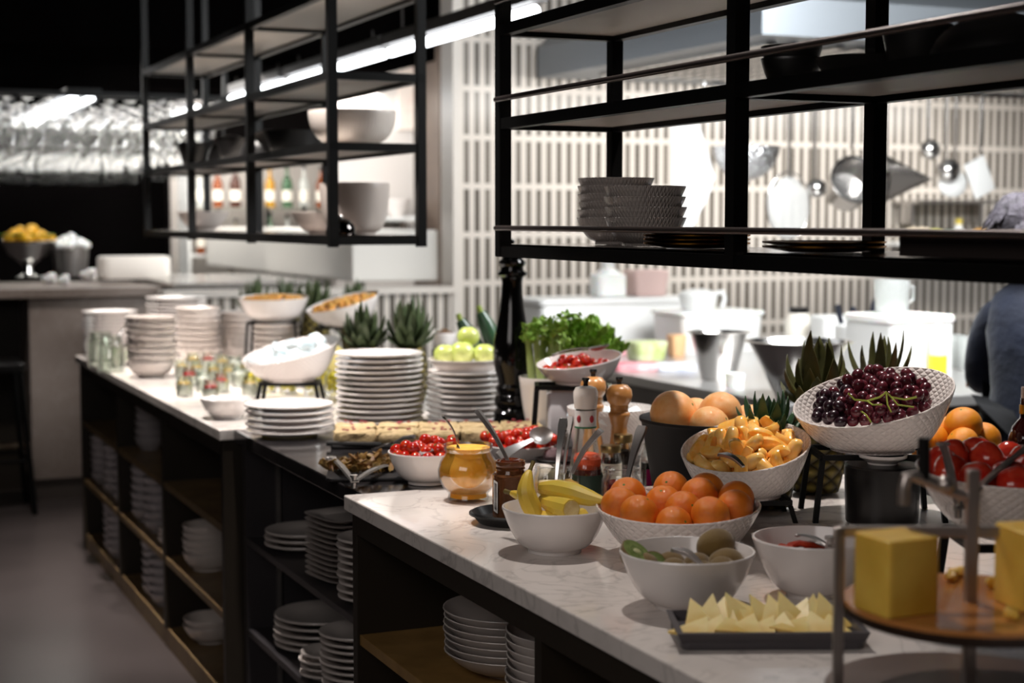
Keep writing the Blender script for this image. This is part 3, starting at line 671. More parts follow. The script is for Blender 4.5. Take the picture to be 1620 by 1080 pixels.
def blackstand(label, loc, w, d, h, rz=0, s=.008, cat='stand'):
    t = thing('display_stand', label, cat, loc, rz)
    for y in (-d/2, d/2):
        MB().bar((-w/2, y, h-s/2), (w/2, y, h-s/2), s).build('top_bar', black_metal, t, smooth=False)
        for x in (-w/2, w/2): MB().bar((x, y, h-s), (x*1.12, y*1.1, 0), s).build('leg', black_metal, t, smooth=False)
    for x in (-w/2, w/2): MB().bar((x, -d/2, h-s/2), (x, d/2, h-s/2), s).build('side_bar', black_metal, t, smooth=False)
    return t
# ================================================================ FAR WHITE WORKTOP
W = .9005
plates(16, at(281, 563, W, .13), .142, 'the tall stack at the far end', 'plates in the tallest far stack', .0165)
plates(13, at(168, 572, W, .08)+Vector((.02,0,0)), .12, 'the stack behind the glass jars at far left', 'plates in the far left stack', .0168)
far = [((240, 598), 8, 'the near left stack by the jars'), ((315, 574), 8, 'the second bowl stack from the left'), ((382, 570), 7, 'the third bowl stack from the left'), ((438, 584), 6, 'the right bowl stack behind the ice bowl')]
for (px, py), n, d_ in far: nested(n, at(px, py, W, .06), .1, .062, .05, d_, 'bowls stacked on the far worktop', .0255, china_gray, 'deep white bowl', 'soup_bowl')
q = at(212, 563, W, .1); nested(8, q, .105, .05, .06, 'the low bowl stack between plate stacks', 'bowls stacked on the far worktop', .017, china_gray, 'white bowl', 'soup_bowl')
# jugs, frame and small jars
def jar_glass(r, h, neck=None, t=.0025, seg=24):
    neck = neck or r*.85
    return [(0,0),(r*.9,0),(r,.006),(r,h*.74),(neck,h*.84),(neck,h),(neck-t,h),(neck-t,h*.84),(r-t,h*.73),(r-t,.008),(0,.006)]
for i, (px, py, l) in enumerate(((160, 582, 'clear glass preserving jar with wire clip at far left of the worktop'), (176, 590, 'clear glass jar with ladle standing in front of the far left jar'))):
    q = at(px, py, W, .05); t = thing('glass_jar', l, 'jar', q)
    MB().lathe(jar_glass(.055, .15), 24).build('jar_body', glass_green, t)
    MB().tube([(.055*math.cos(a*PI/6), .055*math.sin(a*PI/6), .118) for a in range(12)], .002, 6, closed=True).build('wire_clip', chrome, t)
    if i: MB().tube([(.02, 0, .02), (.03, 0, .15), (.075, .0, .2), (.09, 0, .19)], .004, 8).build('ladle', chrome, t)
q = at(193, 580, W, .03); t = thing('sign_holder', 'small black-framed card holder beside the glass jars', 'sign holder', q, .5)
MB().box(-.045, -.004, 0, .045, .004, .08).build('card', mat('card_print', '#cfc8bd', .5, var=('#8b9a7a', 20)), t, smooth=False)
g = MB(); [g.bar(a, b, .006) for a, b in (((-.048,0,0),(-.048,0,.084)),((.048,0,0),(.048,0,.084)),((-.048,0,.084),(.048,0,.084)),((-.05,0,.003),(.05,0,.003)))]; g.build('frame', black_metal, t, smooth=False)
MB().box(-.05, -.03, 0, .05, .03, .004).build('foot', black_metal, t, smooth=False)
yog = mat('yoghurt', '#f0ebe4', .5); berry = mat('berry_topping', '#b5282c', .35); must = mat('granola_topping', '#c4a25c', .7, bump=(400, .8)); lime = mat('yellow_fruit', '#e0cf2a', .4)
k = 0; random.seed(2)
jp = [(288,598),(300,612),(312,600),(322,620),(338,604),(350,622),(362,606),(378,612),(292,628),(334,634),(352,590),(372,592),(390,600),(330,586),(306,586),(402,614),(396,628)]
qs = [at(px, py, W, .03) for px, py in jp]
for q, l in zip(qs, rank_labels(qs, 'small glass dessert jar', 'of the jar cluster', 3)):
    t = thing('dessert_jar', l, 'jar', q, random.uniform(0, 6), 'dessert jars on the far worktop')
    MB().lathe(jar_glass(.03, .072, .026), 18).build('jar_body', glass_green, t)
    MB().lathe([(0,.008),(.0265,.008),(.0265,.04+random.uniform(-.006,.006)),(0,.043)], 16).build('yoghurt', yog, t)
    MB().lathe([(0,.043),(.025,.043),(.022,.05),(0,.053)], 12).build('topping', (must, berry, must, yog)[k % 4], t); k += 1
# yellow fruit drinks between the jars and the plates
qs = [at(px, py, W, .03) for px, py in ((424, 622), (441, 614), (456, 624), (474, 614), (494, 624), (510, 616), (527, 626), (402, 624), (420, 608), (492, 606))]
for q, l in zip(qs, rank_labels(qs, 'small glass of yellow fruit pieces', 'near the ice bowl', 2)):
    t = thing('fruit_glass', l, 'glass', q, 0, 'glasses of yellow fruit'); MB().lathe(jar_glass(.032, .075, .031), 18).build('glass_body', glass, t)
    g = MB()
    for i in range(9): a = i*2.4; g.ball((math.cos(a)*.014, math.sin(a)*.014, .018+.0075*i), (.013, .011, .012), 8, 6)
    g.build('fruit_pieces', lime, t)
# ice and butter bowl on its stand
bs_ = at(460, 640, W, .10); stand_h = .072
blackstand('small black wire stand under the tilted butter-packet bowl', bs_, .19, .13, stand_h, -YAW, .012)
bl = wslant(.19, .16); bb = bs_+Vector((0,0,stand_h+.0005))
bowl('quilted white tilted bowl heaped with pale butter packets, on low black stand', bb, .166, .105, .085, bl, china_quilt)
pk = mat('pale_blue_foil', '#d3e4ea', .25, var=('#f4f7f7', 25, .4, .6), bump=(50, .6, .004)); P, _ = pack(22, .03, .166, .105, .085, 5, start=.8, fl=.055); P = shear_pts(P, .105, bl); random.seed(8)
P = [(x+bb.x, y+bb.y, z+bb.z) for x, y, z in P]; base_pk = None
for p, l in zip(P, rank_labels(P, 'pale foil butter packet', 'in the tilted bowl', 3)):
    r_ = (random.uniform(-.5,.5), random.uniform(-.5,.5), random.uniform(0,6))
    if base_pk is None: base_pk = pt('butter_packet', l, 'packet', MB().rbox(0,0,-.011,.056,.042,.022,.008), pk, p, 'butter packets in the tilted bowl', r_)
    else: dup(base_pk, p, r_, l)
# small bowl and five plates
bowl('small empty white bowl at the near corner of the far worktop', at(359, 663, W, .035), .083, .062, .042)
plates(5, at(459, 695, .9, .10), .13, 'the low stack on the black stone', 'plates in the low near stack', .0185)
top_a = plates(13, at(601, 677, .9, .1), .136, 'the tall stack at mid counter', 'plates in the tall middle stack', .0168)
top_b = plates(9, at(737, 673, .9, .1), .124, 'the stack left of the black mill', 'plates under the apple dish', .0175)
# apple dish on the right stack
ac = at(737, 673, .9, .1); ad = Vector((ac.x, ac.y, top_b+.001))
bowl('shallow straight-sided white dish of green apples on top of a plate stack', ad, .118, .034, .09)
for px, py, r_, l in ((704, 556, .036, 'yellow-green apple at the left of the dish on the plates'), (731, 552, .041, 'large pale green apple at the front of the dish on the plates'), (766, 556, .037, 'pale green apple at the right of the dish on the plates'), (741, 533, .036, 'green apple topping the pile in the dish')):
    p = dq(px, py, 4.93+(.05 if py < 540 else 0)); p.z = ad.z+.012+r_*.9 if py > 540 else ad.z+.012+r_*2.35
    t = thing('apple', l, 'apple', p, 0, 'apples in the dish'); MB().ball((0,0,0), (r_, r_, r_*.9), 24, 16, fn=lambda q: 1-.2*math.exp(-((q.x**2+q.y**2)/.05))*(q.z > 0)).build('skin', apple_m, t)
    MB().tube([(0,0,r_*.62), (.003,.002,r_*.95)], .0014, 6).build('stalk', brown_stem, t)
# zucchini in a tall white pot behind
zp = at(785, 640, W, .08); bowl('tall white pot holding zucchini behind the apple dish', zp, .07, .17, .05, name='white_pot')
zm = mat('zucchini_skin', '#23402a', .3, var=('#35573a', 20), coat=.2)
for (x, y, ex, ey, l) in ((-.018, .0, -.105, .0, 'left dark green zucchini leaning left out of the white pot'), (.022, .01, -.075, .0, 'right dark green zucchini in the white pot, the taller one')):
    a = zp+RIGHT*x+Vector((0,0,.02)); b = a+RIGHT*(ex)+Vector((0,0,.262 if ex < -.1 else .29)); t = thing('zucchini', l, 'vegetable', a, 0, None)
    v = b-a; pts = [v*(i/8)+RIGHT*.018*math.sin(PI*i/8) for i in range(9)]
    MB().tube(pts, [.012,.024,.028,.030,.031,.031,.030,.027,.017], 16).build('body', zm, t); MB().tube([v*1.0, v*1.0+RIGHT*-.008+Vector((0,0,.022))], [.011,.009], 7).build('stem_end', stem_m, t)
rs = at(703, 600, W, .06); rz_h = dq(703, 552, math.hypot(rs.x, rs.y)*math.cos(math.atan2(rs.x, rs.y)-YAW)).z
t = thing('riser', 'black cylindrical riser under the small white bowl behind the apples', 'stand', rs); MB().lathe([(0,0),(.05,0),(.05,rz_h-.9),(0,rz_h-.9)], 28).build('riser_body', black_metal, t)
bowl('small white bowl of brown seeds behind the apple dish', Vector((rs.x, rs.y, rz_h+.001)), .046, .062, .028)
g = MB(); random.seed(3)
for i in range(26): a = random.uniform(0,6.3); r_ = .03*math.sqrt(random.random()); g.ball((math.cos(a)*r_, math.sin(a)*r_, .056+.02*(1-r_/.03)), (.009,.006,.006), 8, 6)
o = pt('seed_heap', 'brown seeds heaped in the small white bowl behind the apples', 'seeds', g, mat('seed_brown', '#6f5138', .7), (rs.x, rs.y, rz_h+.004)); o['kind'] = 'stuff'
# pineapples behind the tall plate stack
for px, py, s_, l in ((577, 640, 11, 'left one of two green pineapples behind the tall plate stack'), (648, 640, 12, 'right one of two green pineapples behind the tall plate stack')):
    pineapple(l, at(px, py, W, .10), .19, .066, .165 if s_ == 11 else .185, s_, n=42, spread=.62, w=.03)
# far bowls on stands, pineapples and melon behind them
for px, py0, l, sl, R_, H_, lb in ((434, 585, 'white bowl of orange fruit salad on a high stand at the back', (0, .05), .148, .1, 'left'), (543, 590, 'tilted white bowl of orange fruit salad on the high back stand', (.23, .15), .152, .098, 'right')):
    q = at(px, py0, W, .1); d0 = q.x*math.sin(YAW)+q.y*math.cos(YAW); hb = dq(px, 508 if lb == 'left' else 515, d0).z-.9
    blackstand(f'high black wire stand under the {lb} fruit salad bowl', q, .2, .14, hb, -YAW, .01)
    bq = q+Vector((0,0,hb+.0005)); s2 = wslant(*sl); bowl(l, bq, R_, H_, .08, s2)
    rnd = random.Random(px); g = MB()
    for i in range(110):
        a = rnd.uniform(0, 6.3); r_ = (R_-.02)*math.sqrt(rnd.random()); x, y = math.cos(a)*r_, math.sin(a)*r_; z = H_-.012+.02*(1-r_/R_)
        g.ball((x, y, z+(s2[0]*x+s2[1]*y)), (.014, .012, .011), 8, 6)
    o = pt('fruit_salad', f'orange fruit salad heaped in the {lb} high white bowl', 'fruit salad', g, mat('salad_orange', '#e8963a', .35, sss=.2, var=('#f0c06a', 30)) if lb == 'left' else MATS['salad_orange'], bq); o['kind'] = 'stuff'
for i, (px, s_) in enumerate(((404, 31), (455, 32), (500, 33), (560, 34))):
    q = at(px, 566 if i < 3 else 560, W, .12); pineapple(f'pineapple standing behind the high fruit bowls, {ORDS[i]} from the left', q, .21, .065, .17 if i < 3 else .14, s_, n=30, w=.026, group='pineapples behind the high bowls')
q = at(516, 600, W, .06)
t = thing('melon', 'pale yellow cut melon under the tilted fruit salad bowl', 'melon', q+Vector((0,0,.07))); MB().ball((0,0,0), (.085,.07,.07), 28, 16).build('rind', mat('melon_rind', '#e2cc7c', .6, bump=(150,.5)), t); MB().ball((-.03,-.055,.01), (.04,.02,.04), 16, 10).build('cut_flesh', mat('melon_flesh', '#f0b65a', .35), t)
# ---- bread slate, salad slate
sl_m = mat('slate_board', '#1d1b1c', .5, bump=(40, .4)); bread = mat('flatbread_crust', '#b59d76', .75, var=('#83703f', 38, .4, .85), bump=(120, .9, .004)); radish = mat('red_herb_bits', '#8c2f3a', .5)
c0 = at(480, 722); c1 = at(765, 700); c2 = at(735, 672); ctr = at(614, 690, .9005, .05)
sb = thing('slate_board', 'black slate with cut flatbread slices in front of the tall plates', 'board', Vector((1.60, 4.15, .9005)), -.35)
MB().rbox(0, 0, 0, .60, .27, .01, .01).build('board', sl_m, sb); MB().tube([(-.31,-.12,.013),(-.16,-.15,.013)], .007, 8).build('handle', black_plastic, sb)
random.seed(6); Mr = Matrix.Rotation(-.35, 4, 'Z'); pp = []
for i in range(5):
    for j in range(2): pp.append(sb.location+Mr @ Vector((-.235+i*.118, -.065+j*.125, .011)))
for p, l in zip(pp, rank_labels(pp, 'flatbread slice with herbs', 'on the black slate', 2)):
    t = thing('flatbread_slice', l, 'bread', p, -.35+random.uniform(-.12,.12), 'flatbread slices on the slate')
    rnd = random.Random(p.x*999); g = MB(); n = 14; prof = []
    vs = []; L = [(0,.93),(.006,.97),(.022,.98),(.029,.93)]
    for z, k_ in L:
        for a in range(n*2):
            th = PI*a/n; c_, s_ = math.cos(th), math.sin(th); e = .32; x = math.copysign(abs(c_)**e, c_)*.06*k_; y = math.copysign(abs(s_)**e, s_)*.062*k_
            vs.append((x+rnd.uniform(-.005,.005), y+rnd.uniform(-.005,.005), z+rnd.uniform(-.003,.003)*(z > .02)))
    N2 = n*2; fs = [(i*N2+a, i*N2+(a+1) % N2, (i+1)*N2+(a+1) % N2, (i+1)*N2+a) for i in range(3) for a in range(N2)]
    vs.append((0,0,.030)); fs += [(3*N2+a, 3*N2+(a+1) % N2, len(vs)-1) for a in range(N2)]; fs.append(tuple(range(N2))[::-1])
    g.add(vs, fs).build('crumb', bread, t, ang=70)
    g = MB(); 
    for i in range(5): g.ball((rnd.uniform(-.04,.04), rnd.uniform(-.04,.04), .037), (.006,.004,.0025), 8, 5)
    g.build('herb_bits', radish, t)
sv = at(592, 716, .912); t = thing('cake_server', 'steel cake server lying with its blade on the flatbread', 'server', sv+Vector((0,0,.01)))
v = at(655, 690, .965)-t.location
MB().blade((0,0,0), v*.55, (0,0,.004), .05, .0018, 8, fold=.05).build('blade', steel, t); MB().tube([v*.5, v*.75+Vector((0,0,.005)), v*1.0], [.006,.008,.009], 8, flat=.6).build('handle', dark_steel, t)
s2 = thing('slate_board', 'irregular black slate of browned salad leaves with tongs on it', 'board', at(628, 764, .8995, .13), -.35)
MB().rbox(0, 0, 0, .34, .21, .009, .02).build('board', sl_m, s2)
g = MB(); rnd = random.Random(12); lc = s2.location
for i in range(170):
    a = rnd.uniform(0, 6.3); r_ = math.sqrt(rnd.random()); p = Vector((math.cos(a)*r_*.115-.055, math.sin(a)*r_*.062+.02, .012+.028*(1-r_)*rnd.random()))
    q_ = p+Vector((rnd.uniform(-.03,.03), rnd.uniform(-.02,.02), rnd.uniform(0,.018))); g.blade(p, q_, (rnd.uniform(-.02,.02), rnd.uniform(-.02,.02), .015), rnd.uniform(.012,.026), .0012, 4, side=Vector((rnd.uniform(-1,1), rnd.uniform(-1,1), rnd.uniform(-.6,.6))))
o = pt('salad_leaves', 'heap of browned wilted salad leaves on the front slate', 'salad', g, mat('browned_leaf', '#6e4520', .5, var=('#93793c', 40), bump=(80,.5)), lc, None, (0,0,-.3)); o['kind'] = 'stuff'
hg = at(560, 776, .9, 0)+Vector((0,0,.018)); tongs('steel tongs open in a V on the salad slate', hg, (dq(524, 724, 3.92), dq(614, 736, 3.86)), w=.017, h=.012)
# ---- cherry tomato bowl in front
def fill_tomatoes(cen, Rr, H, foot, n, r, desc, grp, seed, sl=(0,0), start=.7, bands=3, fl=0):
    P, rr = pack(n, r, Rr, H, foot, seed, start=start, fl=fl); P = shear_pts(P, H, sl); P = [(x+cen.x, y+cen.y, z+cen.z) for x, y, z in P]; rnd = random.Random(seed)
    for p, l, q in zip(P, rank_labels(P, 'red cherry tomato', desc, bands), rr): tomato(l, p, q, grp, rrot(rnd))
b1 = at(676, 769, .9005, .05); bowl('white bowl of cherry tomatoes left of the marmalade jar', b1, .094, .075, .046)
fill_tomatoes(b1, .094, .075, .046, 44, .0162, 'in the bowl left of marmalade', 'cherry tomatoes in the front bowl', 21, bands=4, fl=.036)
spoon('steel serving spoon resting across the front tomato bowl, handle to the left', dq(650, 724, 3.66), dq(745, 700, 3.74), w=.018, m=dark_steel, up=(0,-.3,1))
b2 = at(825, 733, .9005, .05); bowl('low white dish of cherry tomatoes behind the marmalade jar', b2, .093, .042, .07)
fill_tomatoes(b2, .093, .042, .07, 60, .0155, 'in the low dish', 'cherry tomatoes in the low dish', 22, start=1.2, bands=4, fl=.012)
spoon('large steel serving spoon lying on the low tomato dish, bowl to the right', dq(790, 723, 3.85), dq(872, 680, 4.0), w=.026, bowlL=.075, m=dark_steel, up=(0,-.8,.7))
# ---- big black pepper mill
pm = thing('pepper_mill', 'giant turned black pepper mill standing behind the tomato dishes', 'pepper mill', (1.905, 4.33, .9))
prof = [(0,0),(.052,0),(.056,.006),(.056,.05),(.05,.056),(.046,.062),(.052,.07),(.054,.085),(.05,.098),(.043,.105),(.048,.115),(.05,.125),(.042,.135),(.044,.15),(.055,.19),(.058,.23),(.055,.265),(.046,.31),(.037,.36),(.032,.40),(.031,.44),(.034,.455),(.045,.462),(.046,.468),(.036,.474),(.034,.485)]
MB().lathe(prof+[(0,.485)], 40).build('body', black_glossy, pm)
MB().lathe([(0,.485),(.034,.485),(.040,.492),(.041,.50),(.034,.508),(.03,.512),(.038,.522),(.038,.535),(.028,.545),(.010,.549),(.006,.553),(.009,.562),(.006,.568),(0,.569)], 32).build('turning_head', black_glossy, pm)
# ---- celery pot and stand behind
cp = at(866, 692, .9005, .10); bowl('tall tapered white pot holding celery right of the black mill', cp, .084, .165, .05, name='white_pot')
cel = mat('celery_stalk', '#9fb464', .4, var=('#bcc888', 6)); cell = mat('celery_leaf', '#6f9a2c', .5, bump=(60,.5), var=('#a3bf52', 14)); rnd = random.Random(5)
for i in range(9):
    a = i*2.4; r_ = .060*math.sqrt(i/9); b0 = cp+Vector((math.cos(a)*r_, math.sin(a)*r_, .012)); lean = RIGHT*(rnd.uniform(-.045, .01) if i % 3 else rnd.uniform(.02, .07))+FWD*rnd.uniform(-.02,.04); hh = rnd.uniform(.27,.33)
    t = thing('celery_stalk', 'green celery stalk standing in the tall white pot', 'celery', b0, 0, 'celery stalks in the white pot'); v = lean+Vector((0,0,hh)); n = 9; vs = []
    sd = RIGHT.copy(); 
    for k_ in range(n):
        q = k_/(n-1); c = v*q; ww = .0145*(1-.4*q)
        for th in (-80,-45,0,45,80): vs.append(c+Vector((math.sin(R(th))*ww*RIGHT.x-math.cos(R(th))*ww*FWD.x*.7, math.sin(R(th))*ww*RIGHT.y-math.cos(R(th))*ww*FWD.y*.7, 0)))
        for th in (70,0,-70): vs.append(c+Vector((math.sin(R(th))*ww*.75*RIGHT.x-math.cos(R(th))*ww*.5*FWD.x*.7, math.sin(R(th))*ww*.75*RIGHT.y-math.cos(R(th))*ww*.5*FWD.y*.7, 0)))
    fs = [(k_*8+j, k_*8+(j+1) % 8, k_*8+8+(j+1) % 8, k_*8+8+j) for k_ in range(n-1) for j in range(8)]+[tuple(range(8))[::-1], tuple((n-1)*8+j for j in range(8))]
    MB().add(vs, fs).build('stalk', cel, t, ang=50)
    g = MB()
    for k_ in range(46 if i % 2 else 12):
        p = v*rnd.uniform(.86, 1.05)+Vector((rnd.uniform(-.025,.025), rnd.uniform(-.025,.025), 0)); o_ = Vector((rnd.uniform(-1,1), rnd.uniform(-1,1), rnd.uniform(-.1,1.1))).normalized(); L = rnd.uniform(.016,.032)
        g.blade(p, p+o_*L, (0,0,-.01), rnd.uniform(.012,.022), .0008, 4, side=o_.cross(Vector((rnd.uniform(-1,1),rnd.uniform(-1,1),.3))), fold=rnd.uniform(-.6,.8))
    g.build('leaves', cell, t, ang=80)
# leafy lettuce head between celery and tomatoes
lp = at(926, 690, .9005, .17); bowl('white pot of curly green lettuce behind the high tomato bowl', lp, .08, .13, .055, name='white_pot')
g = MB(); rnd = random.Random(9)
for i in range(520):
    a = rnd.uniform(0,6.3); e = rnd.uniform(.05,.85); o_ = Vector((math.cos(a)*math.sin(e), math.sin(a)*math.sin(e), math.cos(e))); p = Vector((0,0,.12))+o_*rnd.uniform(.07,.16); p.z += .025+.012*math.sin(a*3)
    g.blade(p, p+o_*rnd.uniform(.018,.034)+Vector((rnd.uniform(-.01,.01),rnd.uniform(-.01,.01),.004)), (rnd.uniform(-.01,.01), rnd.uniform(-.01,.01), 0), rnd.uniform(.016,.03), .0008, 4, side=o_.cross(Vector((rnd.uniform(-1,1),rnd.uniform(-1,1),rnd.uniform(-1,1)))), fold=rnd.uniform(-.9,.9))
lh = thing('lettuce', 'curly bright green lettuce bunch right of the celery', 'lettuce', lp+Vector((0,0,.0)))
g.build('leaves', cell, lh, ang=80); g = MB()
for i in range(6): a = i*1.05; g.tube([(math.cos(a)*.02, math.sin(a)*.02, .015), (math.cos(a)*.035, math.sin(a)*.035, .16), (math.cos(a)*.06, math.sin(a)*.06, .25)], [.013,.011,.007], 8, flat=.7)
g.build('stalks', cel, lh)
st_ = at(903, 708, .9005, .06); d0 = st_.x*math.sin(YAW)+st_.y*math.cos(YAW); hs = dq(905, 607, d0).z-.9
blackstand('tall black stand under the tilted cherry tomato bowl', st_, .19, .11, hs, -YAW, .012)
bq = st_+Vector((0,0,hs+.0005))+RIGHT*.022; s3 = wslant(.13, .1); bowl('smooth white tilted bowl of cherry tomatoes on the tall black stand', bq, .119, .066, .065, s3)
fill_tomatoes(bq, .119, .066, .065, 44, .0145, 'in the high tilted bowl', 'cherry tomatoes in the high bowl', 23, s3, bands=4, fl=.03)
spoon('steel spoon lying in the high tilted bowl of tomatoes', bq+RIGHT*-.075+Vector((0,0,.078)), bq+RIGHT*.085+Vector((0,0,.11)), w=.024, bowlL=.06, m=dark_steel)
t = thing('square_canister', 'plain light grey square canister under the tall black stand', 'canister', st_+RIGHT*-.0, -YAW)
MB().rbox(0,0,0,.135,.10,.15,.012).build('canister_body', mat('grey_white_glaze', '#c5c2c4', .3), t); MB().rbox(0,0,.15,.12,.09,.006,.01).build('lid', china_gray, t)
# ================================================================ NEAR WHITE WORKTOP
def fill(key_m, cen, Rr, H, foot, n, r, desc, grp, seed, noun, sl=(0,0), start=.7, bands=3):
    P, rr = pack(n, r, Rr, H, foot, seed, start=start); P = shear_pts(P, H, sl); P = [(x+cen.x, y+cen.y, z+cen.z) for x, y, z in P]; rnd = random.Random(seed)
    for p, l, q in zip(P, rank_labels(P, noun, desc, bands), rr): citrus(l, p, q, key_m, grp, rrot(rnd))
# marmalade jar
mj = at(741, 795, .9005, .045); t = thing('marmalade_jar', 'bulging glass jar of orange marmalade at the far corner of the near worktop', 'jar', mj)
jo = [(.045,0),(.047,.004),(.044,.014),(.058,.03),(.067,.05),(.069,.066),(.064,.085),(.054,.1),(.051,.108),(.055,.113),(.055,.125)]
MB().lathe([(0,0)]+jo+[(.052,.125),(.051,.113),(.048,.108),(.051,.1),(.061,.085),(.066,.066),(.064,.05),(.055,.03),(.041,.016),(0,.014)], 44).build('jar_body', jar_soft, t)
marm = mat('marmalade', '#ffae2a', .55, sss=.2, var=('#ffc04a', 30, .35, .7), bump=(60,.3,.002))
MB().lathe([(0,.004),(.041,.006),(.040,.016),(.0545,.031),(.0632,.05),(.0652,.066),(.0602,.085),(.0505,.099),(.0475,.107),(.049,.112),(.049,.118),(0,.116)], 40).build('marmalade_fill', marm, t)
spoon('bright steel spoon standing in the marmalade jar, leaning left', dq(700, 658, 3.50), mj+Vector((-.005,0,.09)), w=.014, bowlL=.04)
# chutney jar on black tray
tr = at(812, 838, .9005, .085)
t = thing('round_tray', 'small round black tray with a raised rim under the brown chutney jar', 'tray', tr)
MB().lathe([(0,0),(.07,0),(.075,.004),(.088,.02),(.092,.021),(.092,.018),(.079,.0),(.0,-.0)][:6]+[(.086,.024),(.073,.008),(0,.006)], 44).build('tray_body', black_plastic, t)
cj = tr+RIGHT*-.006+Vector((0,0,.0068)); t = thing('chutney_jar', 'squarish glass jar of brown chutney with a white barcode label, on the tray', 'jar', cj, -YAW+.25)
chut = mat('brown_chutney', '#3a160c', .2, var=('#6b3015', 25), bump=(50,.6,.003))
MB().rbox(0,0,.003,.062,.062,.088,.014).build('chutney_fill', chut, t)
MB().rbox(0,0,0,.068,.068,.096,.016).lathe([(.031,.094),(.028,.103),(.031,.106),(.029,.110),(.031,.113),(.031,.122),(.028,.122),(.026,.1),(.026,.094)], 28).build('jar_body', mat('thin_brown_glass', '#b57a50', .05, trans=.75), t)
MB().lathe([(0,.09),(.025,.09),(.026,.118),(.02,.125),(.008,.12),(0,.121)], 20).build('chutney_top', MATS['brown_chutney'], t)
lb = MB().box(-.0352, -.030, .018, -.0345, .002, .082).build('paper_label', mat('white_label', '#eceae6', .6), t, smooth=False)
g = MB(); rnd = random.Random(1); z = .024
while z < .076: h = rnd.choice((.0008,.0014,.0022)); g.box(-.0357, -.024, z, -.0353, -.006, z+h); z += h+rnd.choice((.0009,.0014))
g.build('barcode', black_plastic, lb, smooth=False)
spoon('dark-handled spoon standing in the chutney jar, leaning far left', dq(754, 648, 3.26), cj+Vector((.004,0,.10)), w=.016, head=False, m=dark_steel, thick=.003)
# banana bowl
bb = at(878, 880, .9005, .05); bowl('white bowl of cut bananas, left of the orange bowl', bb, .101, .084, .05)
ban = mat('banana_peel', '#ecc548', .45, var=('#dcc14e', 5), sss=.1); bfl = mat('banana_flesh', '#ead9a0', .55, var=('#d8bf7c', 60)); tip = mat('banana_tip', '#6a5a2a', .7)
def banana(label, pts, rads, cut0=False, cut1=False, stem0=False, stem1=False):
    pts = [Vector(p) for p in pts]; n = len(pts)
    P = []; Q = []                       # smooth the path
    for i in range((n-1)*4+1):
        u = i/4; k_ = min(int(u), n-2); f = u-k_; a, b_, c, d_ = pts[max(k_-1,0)], pts[k_], pts[k_+1], pts[min(k_+2,n-1)]
        P.append(.5*((2*b_)+(c-a)*f+(2*a-5*b_+4*c-d_)*f*f+(3*b_-a-3*c+d_)*f**3)); Q.append(rads[k_]*(1-f)+rads[k_+1]*f)
    t = thing('banana', label, 'fruit', P[0], 0, None); P = [p-P[0] for p in P]
    MB().tube(P, Q, 5 if False else 10).build('peel', ban, t, ang=30)
    for c_, a, b_, r_ in ((cut0, P[0], P[1], Q[0]), (cut1, P[-1], P[-2], Q[-1])):
        if c_: d_ = (a-b_).normalized(); MB().tube([a-d_*.002, a+d_*.0012], r_*.86, 16).build('cut_face', bfl, t)
    for c_, a, b_, r_ in ((stem0, P[0], P[1], Q[0]), (stem1, P[-1], P[-2], Q[-1])):
        if c_: d_ = (a-b_).normalized(); MB().tube([a-d_*.004, a+d_*.012, a+d_*.022], [r_*.98, r_*.75, r_*.9], 8).build('stem', tip, t)
def bq_(px, py, dd): return dq(px, py, dd)
banana('upright half banana with its stem up, at the left of the banana bowl', [bq_(848,818,2.96), bq_(840,800,2.95), bq_(832,778,2.95), bq_(834,757,2.96), bq_(838,745,2.97)], [.014,.019,.018,.012,.005], stem1=True)
banana('long yellow banana piece lying across the top of the banana bowl', [bq_(856,772,3.0), bq_(880,774,2.98), bq_(908,780,2.95), bq_(935,788,2.93), bq_(957,792,2.91)], [.012,.019,.020,.015,.005], stem1=True)
banana('cut banana piece with its pale round cut face to the front right', [bq_(858,790,3.0), bq_(872,797,2.97), bq_(888,802,2.93), bq_(904,806,2.90)], [.011,.017,.019,.0195], cut1=True)
banana('lower banana piece half hidden inside the banana bowl', [bq_(850,818,2.97), bq_(872,822,2.95), bq_(900,824,2.96), bq_(925,815,2.98)], [.013,.018,.019,.015], cut0=True, cut1=True)
banana('short banana stub poking out left over the rim by the tray', [bq_(838,792,3.03), bq_(822,784,3.06), bq_(810,780,3.08)], [.013,.010,.006], stem1=True)
# orange bowl
ob = at(1072, 893, .9005, .065); sO = wslant(.02, .06); bowl('large quilted white bowl of small oranges behind the kiwi bowl', ob, .153, .098, .065, sO, china_quilt)
P, rr = pack(17, .0355, .149, .098, .065, 44, start=.9, fl=.012); P = shear_pts(P, .098, sO); P = [(x+ob.x, y+ob.y, z+ob.z) for x, y, z in P]; rnd = random.Random(3)
for p, l, q_ in zip(P, rank_labels(P, 'orange', 'of the pile in the quilted bowl', 4), rr): citrus(l, p, q_, orange_m, 'oranges in the quilted bowl', rrot(rnd))
